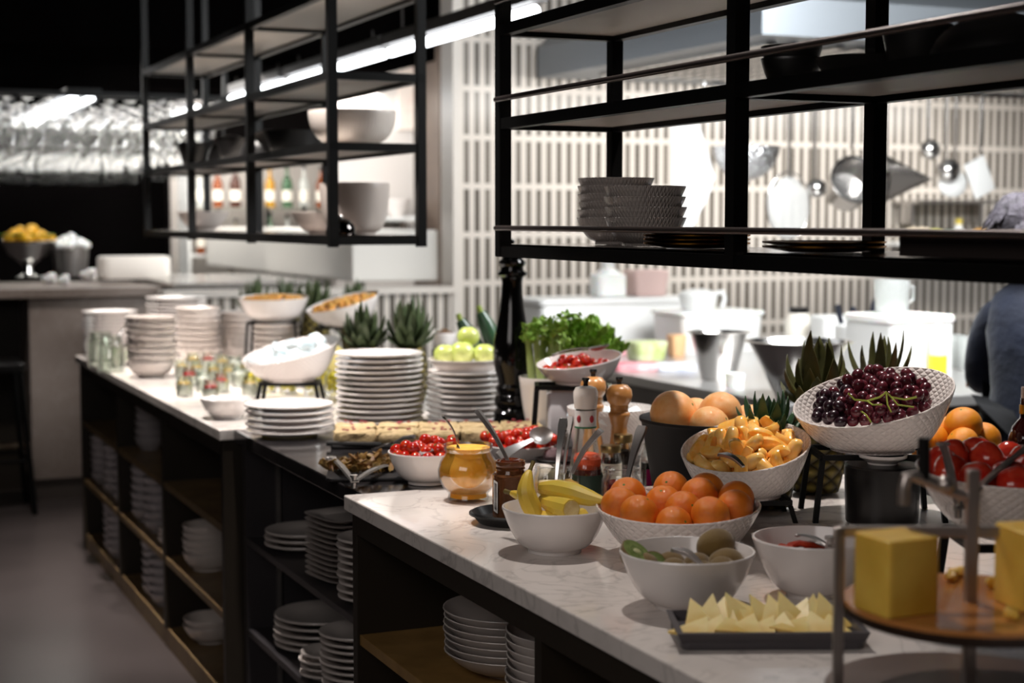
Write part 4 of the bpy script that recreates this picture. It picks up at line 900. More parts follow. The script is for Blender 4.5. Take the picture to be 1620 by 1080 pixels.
# kiwi bowl
kb_ = at(1086, 970, .9005, .05); bowl('white bowl of kiwis at the front of the near worktop', kb_, .110, .090, .052)
def kiwi(label, loc, r, rot, half=False):
    t = thing('kiwi', label, 'fruit', loc, 0, 'kiwis in the white bowl'); t.rotation_euler = rot
    if half:
        prof = [(0,-r*1.15)]+[(r*math.sin(a), -r*1.15*math.cos(a)) for a in [PI/2*i/8 for i in range(1,9)]]+[(r*.96,.0005),(0,.0005)]
        MB().lathe(prof, 24).build('skin', kiwi_m, t)
        MB().lathe([(0,.0006),(r*.92,.0006),(r*.92,.0016),(0,.0018)], 24).build('green_flesh', mat('kiwi_flesh', '#5f7038', .35, var=('#84935a', 90)) if 'kiwi_flesh' not in MATS else MATS['kiwi_flesh'], t)
        MB().ball((0,0,.0018), (r*.28, r*.2, .001), 14, 6).build('pale_core', mat('kiwi_core', '#b9b98a', .5) if 'kiwi_core' not in MATS else MATS['kiwi_core'], t)
        g = MB(); [g.ball((r*.42*math.cos(a*.45), r*.38*math.sin(a*.45), .0018), (.0012,.0009,.0005), 6, 4) for a in range(14)]; g.build('seeds', black_plastic, t)
    else:
        MB().ball((0,0,0), (r, r, r*1.22), 22, 14).build('skin', kiwi_m, t); MB().ball((0,0,r*1.2), (r*.13,r*.13,.002), 8, 5).build('stem_scar', tip, t)
def kq(px, py, dd): return dq(px, py, dd)
kiwi('halved kiwi with its green cut face up at the left rim of the bowl', kq(1007, 872, 2.53), .027, (.62, .22, .2), True)
kiwi('kiwi half lying lower left behind the front rim, cut face to the viewer', kq(1033, 893, 2.53), .023, (1.1, .1, -.4), True)
kiwi('large round kiwi on top of the pile at the right', kq(1132, 862, 2.58), .027, (.5, 1.2, .3))
kiwi('kiwi below the large one at the right front rim', kq(1148, 891, 2.54), .025, (1.3, .3, 1.0))
P, rr = pack(7, .0245, .104, .088, .05, 9, start=.5, fl=.034)
P = [(x+kb_.x, y+kb_.y, z+kb_.z) for x, y, z in P]
for p, l, q_ in zip(P, rank_labels(P, 'brown kiwi', 'under the topmost kiwis in the bowl', 2), rr): kiwi(l, p, q_*.95, (1.2, .3, p[0]*40))
spoon('grey spoon standing in the kiwi bowl, handle up to the left', kq(1069, 868, 2.50), kq(1112, 897, 2.45), w=.022, head=False, m=dark_steel, thick=.002)
# glass jars row: honey/mustard
def jar(label, px, py, r, h, fillc, lidm=None, rough=.2, fh=.7, body=None, lab=None, name='glass_jar'):
    q = at(px, py, .9005, r); t = thing(name, label, 'jar', q)
    MB().lathe([(0,0),(r*.9,0),(r,.006),(r,h*.72),(r*.86,h*.82),(r*.84,h*.86),(r*.9,h*.87),(r*.86,h*.9),(r*.9,h*.93),(r*.86,h*.96),(r*.86,h),(r*.8,h),(r*.78,h*.84),(r*.93,h*.71),(r*.93,.008),(0,.006)], 32).build('jar_body', body or glass, t)
    if fillc: MB().lathe([(0,.007),(r*.91,.009),(r*.91,h*min(fh,.7)),(0,h*min(fh,.7)+.003)], 28).build('filling', fillc, t)
    if lidm: MB().lathe([(0,h*.9),(r*.93,h*.9),(r*.95,h*1.06),(r*.9,h*1.09),(0,h*1.09)], 30).build('lid', lidm, t)
    if lab: MB().lathe([(r*1.005,h*.14),(r*1.02,h*.14),(r*1.02,h*.6),(r*1.005,h*.6)], 32).build('label_band', lab, t)
    return q, h
honey = mat('pale_honey', '#d9c9a0', .3, var=('#c98f3a', 30)); mustard = mat('grain_mustard', '#b98d3e', .5, bump=(200,.6)); jam = mat('red_jam', '#7a0f26', .15, sss=.2, bump=(60,.4,.003)); redsauce = mat('red_sauce', '#6a1212', .25); oran = mat('orange_sauce', '#d9542a', .5, bump=(150,.8,.003))
green_lab = mat('dark_green_label', '#26382c', .5); cream_lab = mat('cream_label', '#ddd3c0', .6)
jar('open glass jar of creamy honey just behind the banana bowl', 868, 800, .036, .085, honey, fh=.55)
q1, _ = jar('small open glass jar of grain mustard right of the honey jar', 906, 800, .030, .085, mustard, fh=.6)
q2, _ = jar('open glass jar of dark red jam behind the orange bowl', 983, 812, .044, .092, jam, fh=.66)
q3, _ = jar('red sauce jar with dark green label between mustard and jam', 929, 800, .034, .11, redsauce, fh=.7, lab=green_lab)
MB().lathe([(0,.075),(.029,.076),(.031,.1),(.02,.112),(0,.11)], 20).build('filling_top', oran, bpy.data.objects.get('glass_jar.005') or bpy.data.objects['glass_jar'])
jar('front brass-lidded spice jar with dark contents left of the wooden mill', 966, 768, .026, .085, mat('dark_spice', '#2c1c14', .6), brass, lab=cream_lab)
jar('rear brass-lidded spice jar touching the wooden mill', 985, 760, .025, .10, MATS['dark_spice'], brass)
spoon('bright spoon handle standing in the honey jar', dq(892, 662, 3.42), dq(880, 765, 3.36), w=.017, head=False, m=steel, thick=.003)
spoon('dark spoon leaning right out of the mustard jar', dq(951, 680, 3.36), dq(905, 748, 3.38), w=.018, head=False, m=dark_steel, thick=.004)
spoon('second spoon handle standing upright behind the honey jar', dq(903, 660, 3.45), dq(892, 748, 3.38), w=.012, head=False, m=dark_steel, thick=.004)
spoon('steel spoon standing in the red jam jar, leaning right', dq(1017, 674, 3.36), dq(992, 762, 3.30), w=.02, head=False, m=dark_steel, thick=.003)
bowl('small white dish behind the mustard jar beside the bananas', at(845, 760, .9005, .02), .044, .03, .022)
t = thing('black_dish', 'small black dish with wrapped dark sweets right of the low tomato dish', 'dish', at(878, 742, .9005, .03)); MB().lathe([(0,0),(.03,0),(.05,.02),(.053,.022),(.05,.024),(.028,.005),(0,.004)], 28).build('dish_body', black_plastic, t)
MB().ball((0,0,.03), (.032,.026,.02), 16, 10, fn=lambda p: 1+.15*math.sin(7*p.x+3)*math.sin(9*p.y)).build('wrapped_sweet', mat('mauve_wrapper', '#8d7478', .2, trans=.3), t)
# grinder bottle with glass body
gb = at(926, 778, .9005, .036); t = thing('spice_grinder', 'tall clear glass spice grinder with white cap and tomato-print label', 'grinder', gb)
MB().lathe([(0,0),(.034,0),(.036,.005),(.036,.06),(.03,.1),(.024,.14),(.0235,.19),(.021,.19),(.0215,.14),(.027,.1),(.033,.06),(.033,.008),(0,.006)], 32).build('bottle_body', glass, t)
MB().lathe([(0,.008),(.032,.009),(.032,.03),(0,.032)], 24).build('salt_fill', mat('pink_salt', '#d8a898', .7, bump=(300,.8)), t)
MB().lathe([(.0245,.146),(.0252,.146),(.0252,.186),(.0245,.186)], 32).build('paper_label', mat('printed_label', '#dedbd8', .6), t); MB().lathe([(.0253,.145),(.0258,.145),(.0258,.149),(.0253,.149)], 32).build('green_band', mat('green_band', '#1f6b45', .5), t)
g = MB(); 
for a in (PI*1.5-YAW+.55, PI*1.5-YAW-.7): g.ball((math.cos(a)*.0245, math.sin(a)*.0245, .167), (.0055,.0055,.009), 12, 8)
g.build('tomato_print', mat('label_red', '#9c2430', .5), t)
gc_ = MB().lathe([(0,.19),(.026,.19),(.027,.2),(.0285,.215),(.0285,.228),(.024,.238),(.010,.242),(0,.242)], 32).build('cap', mat('white_cap', '#e4dcd4', .3), t)
MB().lathe([(0,.241),(.006,.242),(.005,.249),(.009,.257),(.008,.261),(0,.261)], 16).build('knob', black_plastic, gc_)
# wooden mills
def mill(label, q, s_):
    t = thing('pepper_mill', label, 'pepper mill', q)
    MB().lathe([(0,0),(.032,0),(.033,.01),(.030,.02),(.029,.05),(.026,.08),(.0215,.11),(.0205,.135),(.0255,.155),(.029,.163),(.028,.168),(.024,.172),(.024,.178),(0,.178)], 36).build('body', wood, t)
    th_ = MB().lathe([(0,.178),(.023,.178),(.025,.185),(.024,.19),(.031,.2),(.0345,.215),(.032,.23),(.022,.241),(.008,.244),(0,.244)], 36).build('turning_head', wood, t)
    MB().lathe([(0,.243),(.007,.244),(.006,.25),(.01,.257),(.009,.263),(0,.264)], 16).build('knob', black_plastic, th_); t.scale = (s_,)*3
mill('light turned wooden pepper mill in front of the packet bowl', at(979, 757, .9005, .033), .93)
mill('second wooden pepper mill mostly hidden behind the glass spice grinder', at(938, 745, .9005, .033), .96)
# packets bowl with embossed side
tb = at(966, 740, .9005, .07); bowl('deep embossed white bowl of butter packets behind the wooden mill', tb, .113, .145, .075, (0,0), quilted('embossed_white_china', '#e2dad5', 60, 620, .7))
P, _ = pack(16, .028, .113, .145, .075, 15, start=1.0); P = [(x+tb.x, y+tb.y, z+tb.z+.012) for x, y, z in P]; rnd = random.Random(8)
for p, l in zip(P, rank_labels(P, 'foil butter packet', 'in the embossed bowl', 3)): dup(base_pk, p, (rnd.uniform(-.5,.5), rnd.uniform(-.5,.5), rnd.uniform(0,6)), l, 'butter packets in the embossed bowl')
# soy bottle
sq = at(1030, 775, .9005, .027); t = thing('soy_bottle', 'small faceted glass bottle of dark sauce with a cork', 'bottle', sq)
MB().lathe([(0,0),(.026,0),(.028,.005),(.028,.06),(.027,.07),(.03,.078),(.026,.084),(.018,.105),(.013,.12),(.012,.13),(.010,.13),(.011,.118),(.024,.08),(.025,.008),(0,.005)], 12).build('bottle_body', glass, t, ang=20)
MB().lathe([(0,.006),(.0245,.008),(.0245,.062),(0,.064)], 20).build('dark_sauce', mat('soy_sauce', '#120606', .05), t); MB().lathe([(0,.122),(.0155,.125),(.017,.148),(.015,.151),(0,.151)], 16).build('cork', cork, t); MB().box(-.028,-.0292,.012,.0,-.0286,.05).build('magenta_label', mat('magenta_label', '#a8245e', .5), t)
# black bucket with grapefruits
gq = at(1130, 795, .9005, .12); gq.z = .9005
t = thing('black_bucket', 'wide black bucket-shaped bowl of grapefruits', 'bucket', gq); MB().lathe([(0,0),(.135,0),(.14,.004),(.168,.165),(.173,.17),(.173,.176),(.168,.176),(.16,.168),(.134,.012),(0,.01)], 56).build('bucket_body', mat('matt_black_melamine', '#0c0a0a', .7), t)
ddg = gq.x*math.sin(YAW)+gq.y*math.cos(YAW)
for px, py, dd, r_, l in ((1066,656,ddg-.04,.056,'large grapefruit at the left front of the black bucket'), (1139,655,ddg+.0,.052,'grapefruit in the middle of the black bucket, orange side up'), (1123,676,ddg-.09,.048,'low grapefruit at the front rim of the black bucket'), (1098,662,ddg+.07,.05,'pinkish grapefruit half hidden behind the left one'), (1185,672,ddg+.03,.05,'reddish grapefruit at the right rim behind the leaves')):
    p = dq(px, py, dd); citrus(l, p, r_, grapefruit_m, 'grapefruits in the black bucket', rrot(rnd))
for i, (x, y) in enumerate(((-.05,-.03),(.05,-.04),(0,.06))): citrus(f'hidden bottom grapefruit, {ORDS[i]} under the pile in the bucket', gq+Vector((x,y,.068)), .054, grapefruit_m, 'grapefruits in the black bucket')
pineapple('small dark-leaved pineapple between the bucket and the orange segments', at(1214, 812, .9005, .075), .155, .058, .115, 41, m=crown_gr, n=40, spread=1.1, w=.028)
# orange segment bowl on stand
so = at(1178, 830, .9005, .09); d0 = so.x*math.sin(YAW)+so.y*math.cos(YAW); hh = dq(1178, 788, d0-.03).z-.9
blackstand('low black stand under the orange segment bowl', so, .17, .12, hh, -YAW, .01); s4 = wslant(.13, .24); sb_ = so+Vector((0,0,hh+.0005))
bowl('quilted white tilted bowl of peeled orange segments on a low stand', sb_, .136, .104, .075, s4, china_quilt)
seg_m = mat('orange_segment', '#ffb94a', .22, sss=.25, var=('#ffd488', 40, .35, .7), bump=(120,.3,.001)); seg0 = None
P, _ = pack(80, .0165, .124, .104, .066, 17, start=.95, its=110, fl=.062); P = shear_pts(P, .104, s4); P = [(x+sb_.x, y+sb_.y, z+sb_.z) for x, y, z in P]
for p, l in zip(P, rank_labels(P, 'peeled orange segment', 'in the tilted bowl', 4)):
    r_ = rrot(rnd)
    if seg0 is None:
        g = MB(); n = 9; vs = []
        for i in range(n):
            a = PI*(i/(n-1)-.5); w_ = max(.12, math.cos(a)**.5); c = Vector((math.sin(a)*.028, -math.cos(a)*.004, 0))
            for ux, uz in ((-.2,0),(-.05,.8),(.5,.95),(.95,.5),(1.05,0),(.95,-.5),(.5,-.95),(-.05,-.8)): vs.append(c+Vector((0, -ux*.019*w_+.0095, uz*.0155*w_)))
        fs = [(i*8+j, i*8+(j+1) % 8, i*8+8+(j+1) % 8, i*8+8+j) for i in range(n-1) for j in range(8)]+[tuple(range(8))[::-1], tuple((n-1)*8+j for j in range(8))]
        seg0 = pt('orange_segment', l, 'fruit', g.add(vs, fs), seg_m, p, 'peeled orange segments', r_, ang=60)
    else: dup(seg0, p, r_, l)
spoon('spoon handle poking out of the orange segments', dq(1141, 718, 3.02), dq(1176, 738, 2.98), w=.024, head=False, m=dark_steel, thick=.002)
# grape bowl on tall stand
gs_ = at(1378, 826, .9005, .08); gs_ = gs_; d0 = gs_.x*math.sin(YAW)+gs_.y*math.cos(YAW); hh = dq(1378, 716, d0-.04).z-.9
blackstand('tall black stand under the tilted grape bowl', gs_, .24, .15, hh, -YAW, .011); s5 = wslant(.22, .20); gbv = gs_+Vector((0,0,hh+.0005))
bowl('large quilted white bowl tilted forward and heaped with dark grapes, on black stand', gbv, .167, .112, .088, s5, china_quilt)
P, rr = pack(165, .0135, .150, .105, .085, 19, its=110, start=1.1, fl=.07); keep = [i for i, p in enumerate(P) if p[0]*RIGHT.x+p[1]*RIGHT.y < .105]; P = [P[i] for i in keep]; rr = [rr[i] for i in keep]; P = shear_pts(P, .112, s5); P = [(x+gbv.x, y+gbv.y, z+gbv.z+.012) for x, y, z in P]
gl = []; g0r = g0d = None; rnd = random.Random(30)

for p, q in zip(P, rr):
    sx, sy = screen(p); dark = sx < 1338 and rnd.random() < .85; side = 'left end' if sx < 1338 else ('right side' if sx > 1425 else 'middle'); hgt = 'high' if sy < 615 else ('low' if sy > 655 else 'halfway')
    l = f'{"black" if dark else "dark red"} grape in the tilted bowl, {side}, {hgt} in the heap'; grp = f'{"black" if dark else "red"} grapes, {side}, {hgt}'; r_ = rrot(rnd)
    if dark:
        if g0d is None: g0d = pt('grape', l, 'grape', MB().ball((0,0,0), (.0125,.0125,.0142), 16, 10), grape_dark, p, grp, r_)
        else: dup(g0d, p, r_, l, grp)
    else:
        if g0r is None: g0r = pt('grape', l, 'grape', MB().ball((0,0,0), (.0125,.0125,.0142), 16, 10), grape_m, p, grp, r_)
        else: dup(g0r, p, r_, l, grp)
g = MB()
sp_ = [dq(px, py, 3.17) for px, py in ((1342,622),(1352,632),(1372,634),(1392,628),(1402,620),(1410,628),(1432,632),(1450,628))]
zo = sp_[0].copy(); g.tube([p-zo for p in sp_], .0022, 6)
for a, b, c in (((1402,622),(1404,640),(1410,652)), ((1372,634),(1380,640),(1396,640)), ((1410,628),(1420,640),(1446,644)), ((1362,650),(1370,656),(1378,668))): g.tube([dq(*a,3.165)-zo, dq(*b,3.15)-zo, dq(*c,3.14)-zo], .0018, 6)
pt('green_twig', 'green branching grape stem lying over the grapes', 'stem', g, mat('fresh_stem', '#9aa33c', .5), zo)
pineapple('tall pineapple behind the left of the grape bowl, crown of broad dry leaves', at(1290, 790, .9005, .10), .20, .066, .17, 51, m=crown_dk, n=26, spread=.45, w=.042)
pineapple('tall pineapple right behind the grape bowl with thin curling leaves', at(1388, 766, .9005, .07), .205, .066, .175, 52, m=crown_dk, n=22, spread=.75, w=.026)
# dark pot under the grape bowl
dp = at(1398, 842, .9005, .09); t = thing('dark_pot', 'black cylindrical pot under the grape bowl, with a white plate on it', 'pot', dp+FWD*.02)
MB().lathe([(0,0),(.07,0),(.074,.004),(.078,.118),(.074,.122),(0,.122)], 40).build('pot_body', mat('black_pot', '#121010', .3), t)
pt('saucer', 'small white saucer lying on the dark pot under the grape bowl', 'plate', MB().lathe(plate_prof(.05), 32), china, dp+FWD*.02+Vector((0,0,.1225)))
# riser with oranges and bottle
rq = at(1530, 800, .9005, .14); d0 = rq.x*math.sin(YAW)+rq.y*math.cos(YAW); hr = dq(1530, 724, d0).z-.9
t = thing('display_riser', 'black riser table carrying the loose oranges and a dark bottle', 'stand', rq, -YAW); 
MB().rbox(.05,.03,hr-.014,.50,.26,.014,.01).build('riser_top', black_metal, t)
for x in (-.17,.27):
    for y in (-.08,.14): MB().bar((x,y,0),(x,y,hr-.014), .014).build('leg', black_metal, t, smooth=False)
tp = thing('oval_platter', 'flat steel platter under the pile of oranges', 'platter', rq+Vector((0,0,hr+.0005)), -YAW); MB().rbox(-.03,.03,0,.26,.22,.006,.06).build('platter_body', steel, tp)
for px, py, dd, r_, l in ((1524,672,d0,.043,'top orange of the loose pile on the riser'), (1523,703,d0-.055,.037,'front centre orange of the loose pile on the riser'), (1476,695,d0,.036,'left orange of the loose pile on the riser'), (1558,696,d0+.02,.038,'right orange of the loose pile, with a slight neck'), (1494,684,d0+.06,.038,'rear left orange of the loose pile'), (1458,708,d0-.03,.032,'small orange at the far left foot of the loose pile'), (1545,712,d0-.02,.025,'low small orange between the front and right ones')):
    p = dq(px, py, dd); p.z = max(p.z, .9+hr+.0065+r_*.93); citrus(l, p, r_, orange2_m, 'oranges loose on the riser', rrot(rnd))
t = thing('sauce_bottle', 'dark glass bottle with gold collar at the right edge', 'bottle', dq(1622, 716, d0-.03)); t.location.z = .9+hr
MB().lathe([(0,0),(.036,0),(.038,.006),(.038,.05),(.03,.075),(.014,.095),(.013,.14),(0,.14)], 28).build('bottle_body', mat('dark_red_glass', '#200606', .05, coat=.5), t)
MB().lathe([(.0132,.105),(.0155,.105),(.0155,.125),(.0132,.125)], 20).build('gold_collar', mat('gold_foil', '#b98f35', .3, .9), t); MB().lathe([(0,.125),(.012,.126),(.012,.165),(0,.165)], 18).build('cap', mat('silver_red_cap', '#b9a9a4', .3, .7), t)
# tomato bowl on stand, right edge
tq = dq(1616, 860, 2.50); tq.z = .9005; hh = dq(1616, 862, 2.42).z-.9
t = blackstand('black stand with a dark shelf under the large tomato bowl', tq, .20, .16, hh, -YAW, .012); s6 = wslant(.02, .05); tv = tq+Vector((0,0,hh+.0005))
bowl('large white bowl of red tomatoes with steel tongs at the right edge', tv, .168, .108, .08, s6, quilted('finely_ribbed_china', '#e2d8d2', 60, 500, .5))
big_t = mat('large_tomato_skin', '#b8241a', .2, sss=.15, coat=.4, var=('#d4452c', 1.2)); P, rr = pack(26, .031, .160, .108, .08, 25, start=.7, fl=.035); P = shear_pts(P, .108, s6); P = [(x+tv.x, y+tv.y, z+tv.z) for x, y, z in P]; t0 = None
for p, l, q in zip(P, rank_labels(P, 'red tomato', 'in the large right bowl', 4), rr):
    if t0 is None:
        t0 = thing('tomato', l, 'tomato', p, 0, 'tomatoes in the large bowl'); MB().ball((0,0,0), (1,1,.86), 28, 16, fn=lambda v: 1+.035*math.cos(5*math.atan2(v.y, v.x))*(1-v.z*v.z)-.12*math.exp(-((v.x**2+v.y**2)/.06))*(v.z > 0)).build('skin', big_t, t0)
        MB().lathe([(0,.70),(.08,.71),(.05,.76),(0,.76)], 7).build('stem_scar', star_m, t0); t0.scale = (q,)*3; t0.rotation_euler = rrot(rnd)
    else: dup(t0, p, rrot(rnd), l, None, scale=(q,)*3)
tongs('steel tongs hooked over the tomato bowl, arms spread, hinge hanging at the front rim', dq(1516, 806, 2.34), (dq(1492, 702, 2.42), dq(1626, 708, 2.45)), w=.014, h=.01)
# red pepper bowl right of the kiwis
rq_ = at(1284, 952, .9005, .05); bowl('tall plain white bowl holding a few red peppers, right of the kiwis', rq_, .100, .096, .042)
g0_ = mat('red_pepper_skin', '#8f2312', .3, var=('#b5482a', 30)); dr_ = rq_.x*math.sin(YAW)+rq_.y*math.cos(YAW)
for i, (px, py, rz) in enumerate(((1262,868,.3), (1284,872,1.2), (1246,872,2.0), (1275,866,2.7), (1300,874,.8))):
    p = dq(px, py, dr_+.02); t = thing('red_pepper', f'strip of dried red pepper in the tall white bowl, {ORDS[i]} of five', 'vegetable', p, rz, 'red pepper strips'); MB().tube([(-.028,0,0),(-.01,.006,.006),(.01,.004,.008),(.03,-.004,.001)], [.005,.009,.009,.003], 8, flat=.6).build('flesh', g0_, t)
bf = MB().ball((0,0,0), (.07,.07,.028), 20, 8, fn=lambda v: 1+.08*math.sin(11*v.x)*math.sin(9*v.y)); o = pt('pepper_heap', 'dark red chopped peppers filling the tall white bowl', 'vegetables', bf, MATS['red_pepper_skin'], rq_+Vector((0,0,.048))); o['kind'] = 'stuff'
tongs('small steel tongs leaning in the red pepper bowl', dq(1313, 866, dr_-.06), (dq(1264, 846, dr_-.02), dq(1280, 858, dr_+.04)), w=.012, h=.008)
# cheese slice dish
ca = at(1068, 1032, .9005); cb = at(1345, 1032, .9005); cd = at(1210, 1030, .9005, .075)
t = thing('slate_dish', 'dark grey rectangular dish of sliced cheese in front of the kiwi bowl', 'dish', cd, -YAW+.02)
MB().rbox(0,0,0,.27,.135,.012,.012).add([(x,y,z) for x,y,z in ((-.135,-.067,.011),(.135,-.067,.011),(.135,.067,.011),(-.135,.067,.011),(-.141,-.072,.026),(.141,-.072,.026),(.141,.072,.026),(-.141,.072,.026),(-.132,-.064,.026),(.132,-.064,.026),(.132,.064,.026),(-.132,.064,.026),(-.128,-.06,.0125),(.128,-.06,.0125),(.128,.06,.0125),(-.128,.06,.0125))], [(0,1,5,4),(1,2,6,5),(2,3,7,6),(3,0,4,7),(4,5,9,8),(5,6,10,9),(6,7,11,10),(7,4,8,11),(8,9,13,12),(9,10,14,13),(10,11,15,14),(11,8,12,15)]).build('dish_body', mat('slate_grey_melamine', '#474346', .4, bump=(200,.3)), t, smooth=False)
chs = mat('sliced_cheese', '#efdc9a', .45, sss=.2, var=('#d8b45c', 10)); Mz = Matrix.Rotation(-YAW+.02, 4, 'Z'); c0_ = None; pp = []
rnd = random.Random(14)
for i in range(11): pp.append((cd+Mz @ Vector((-.10+i*.0195, .024, .031)), R(26+(i*7) % 13), i))
for i in range(9): pp.append((cd+Mz @ Vector((-.105+i*.025, -.02, .0215)), R(7+(i*5) % 9), i))
for (p, rx, i), l in zip(pp, rank_labels([q[0] for q in pp], 'triangular cheese slice', 'in the grey dish', 2)):
    rot = (rx+rnd.uniform(-.08,.08), rnd.uniform(-.12,.12), -YAW+rnd.uniform(-.75,.75)); p = p+Vector((0,0,.0012*(i % 4)))
    if c0_ is None: c0_ = pt('cheese_slice', l, 'cheese', MB().add([(-.03,-.036,0),(.034,-.034,0),(.0,.036,0),(-.03,-.036,.004),(.034,-.034,.004),(.0,.036,.004)], [(0,2,1),(3,4,5),(0,1,4,3),(1,2,5,4),(2,0,3,5)]), chs, p, 'cheese slices in the grey dish', rot, smooth=False)
    else: dup(c0_, p, rot, l)
# ---- two tier cheese stand, foreground
cs = dq(1535, 950, 1.95); top_h = cs.z; t = thing('cheese_stand', 'blurred two-tier metal cheese stand with wooden upper board in the foreground', 'stand', (cs.x, cs.y, .9005), -YAW); zr = top_h-.9005
fst = mat('satin_stand_steel', '#b0a7a2', .35, .85)
MB().lathe([(0,zr-.02),(.15,zr-.02),(.157,zr-.016),(.158,zr-.006),(0,zr-.006)], 56).build('tier_rim', mat('dark_board_edge', '#2a1c14', .4), t); MB().lathe([(0,zr-.006),(.158,zr-.006),(.1585,zr-.002),(.156,zr),(0,zr)], 56).build('upper_board', board_wood, t)
MB().lathe([(0,.022),(.175,.022),(.178,.026),(.178,.034),(.172,.036),(0,.036)], 56).build('lower_board', mat('lower_board_brown', '#5d4a41', .35), t)
MB().bar((0,0,0),(0,0,dq(1535,742,1.95).z-.9005), .015).build('centre_pole', fst, t, smooth=False, bevel=.002)
zb = dq(1535,840,1.95).z-.9005
MB().bar((-.168,0,zb),(.168,0,zb), .013).build('cross_bar', fst, t, smooth=False, bevel=.002)
for x in (-.165,.165): MB().bar((x,0,0),(x,0,zb+.006), .013).build('upright', fst, t, smooth=False, bevel=.002)
for x in (-.165,.165): MB().ball((x,0,.006),(.014,.014,.006),12,6).build('foot', fst, t)
ar = [dq(px,py,1.95-o_)-Vector((cs.x,cs.y,.9005)) for px,py,o_ in ((1535,786,0),(1505,778,.0),(1475,764,.0),(1447,752,.0),(1434,754,.0),(1430,775,.0),(1430,798,0))]
Mi = Matrix.Rotation(YAW, 4, 'Z'); MB().tube([Mi @ p for p in ar], [.0065,.0065,.0075,.008,.0075,.008,.0085], 12).build('handle_arm', fst, t)
MB().ball(Mi @ (dq(1496,767,1.95)-Vector((cs.x,cs.y,.9005))), .0125, 16, 10).build('handle_joint', fst, t)
a_ = Mi @ (dq(1462,758,1.95)-Vector((cs.x,cs.y,.9005))); b_ = Mi @ (dq(1462,692,1.95)-Vector((cs.x,cs.y,.9005))); MB().tube([a_, b_], .0078, 12).build('black_grip', black_plastic, t)
cheese = mat('yellow_cheese', '#eec558', .42, sss=.25, var=('#d9aa3c', 12))
for px, dd, sz, rz, l, h_ in ((1417, 1.90, .077, .42, 'large yellow cheese block at the left of the wooden tier', .094), (1640, 1.93, .08, .2, 'second yellow cheese block cut by the right edge of the picture', .098)):
    q = dq(px, 940, dd); q.z = top_h+.0005; pt('cheese_block', l, 'cheese', MB().rbox(0,0,0,sz,sz*.92,h_,.006), cheese, q, None, (0,0,rz-YAW))
rnd = random.Random(77)
for i, (px, py) in enumerate(((1462,925),(1470,940),(1505,918),(1520,912),(1570,930),(1600,978),(1452,938))):
    q = at(px, py, top_h); pt('cheese_crumb', f'broken yellow cheese piece on the wooden tier, {["beside the block","in front of the block corner","behind the block","left of the pole","right of the pole","at the front edge","touching the block corner"][i]}', 'cheese', MB().ball((0,0,.007), (.014,.009,.007), 8, 6, fn=lambda v: 1+.25*math.sin(5*v.x+i)*math.cos(4*v.y)), cheese, q, 'cheese crumbs', (0,0,rnd.uniform(0,3)), smooth=False)
# ================================================================ CROCKERY UNDER THE WORKTOPS
def under(px, py, h, r, minx=1.115):
    p = at(px, py, h+.0005, r*.6); p.x = max(p.x, minx+r); return p
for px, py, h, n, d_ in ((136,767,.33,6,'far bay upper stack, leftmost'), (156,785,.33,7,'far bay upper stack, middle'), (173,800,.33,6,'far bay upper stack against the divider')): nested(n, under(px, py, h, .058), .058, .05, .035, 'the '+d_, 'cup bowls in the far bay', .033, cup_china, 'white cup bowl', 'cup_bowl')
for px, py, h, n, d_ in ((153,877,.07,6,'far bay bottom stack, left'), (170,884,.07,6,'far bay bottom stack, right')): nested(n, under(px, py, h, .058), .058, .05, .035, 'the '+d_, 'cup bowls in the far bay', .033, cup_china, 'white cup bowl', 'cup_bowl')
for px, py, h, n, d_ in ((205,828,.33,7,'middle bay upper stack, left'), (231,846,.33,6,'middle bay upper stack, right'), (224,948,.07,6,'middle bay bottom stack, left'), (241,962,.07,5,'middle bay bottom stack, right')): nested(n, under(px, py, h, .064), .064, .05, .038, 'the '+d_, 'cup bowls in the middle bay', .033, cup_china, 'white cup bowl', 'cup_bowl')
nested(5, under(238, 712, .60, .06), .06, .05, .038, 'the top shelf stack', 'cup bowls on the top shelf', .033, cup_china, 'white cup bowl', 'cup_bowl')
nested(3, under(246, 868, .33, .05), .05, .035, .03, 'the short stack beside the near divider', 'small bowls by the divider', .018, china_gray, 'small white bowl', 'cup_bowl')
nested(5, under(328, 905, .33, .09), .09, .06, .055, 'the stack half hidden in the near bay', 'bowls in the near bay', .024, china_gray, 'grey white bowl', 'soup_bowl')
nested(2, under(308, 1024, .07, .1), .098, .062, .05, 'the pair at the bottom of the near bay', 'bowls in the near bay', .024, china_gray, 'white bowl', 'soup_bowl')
# middle unit
plates(3, under(462, 874, .58, .10, 1.17), .115, 'the short stack on the charcoal shelf', 'plates on the charcoal upper shelf', .018, china_gray)
sq = under(518, 925, .58, .10, 1.17)
s0 = None
for i in range(12):
    l = f'square grey-white plate, {from_top(11-i)} in the square stack on the charcoal shelf'; p = sq+Vector((0,0,i*.0145))
    if s0 is None:
        g = MB().rbox(0,0,0,.13,.13,.004,.02).add([], []); vs = []; n = 16
        for s_, z in ((.62,.003),(.98,.011),(1.0,.0135),(.97,.0135),(.66,.007)):
            for q in range(n*2): th = PI*q/n; c_, s2_ = math.cos(th), math.sin(th); e = .38; vs.append((math.copysign(abs(c_)**e, c_)*.1*s_, math.copysign(abs(s2_)**e, s2_)*.1*s_, z))
        K = n*2; fs = [(a*K+b, a*K+(b+1) % K, ((a+1) % 5)*K+(b+1) % K, ((a+1) % 5)*K+b) for a in range(5) for b in range(K)]
        g.add(vs, fs); s0 = pt('square_plate', l, 'plate', g, china_gray, p, 'square plates on the charcoal shelf', (0,0,.18))
    else: dup(s0, p, (0,0,.18+.01*math.sin(i*3)), l)
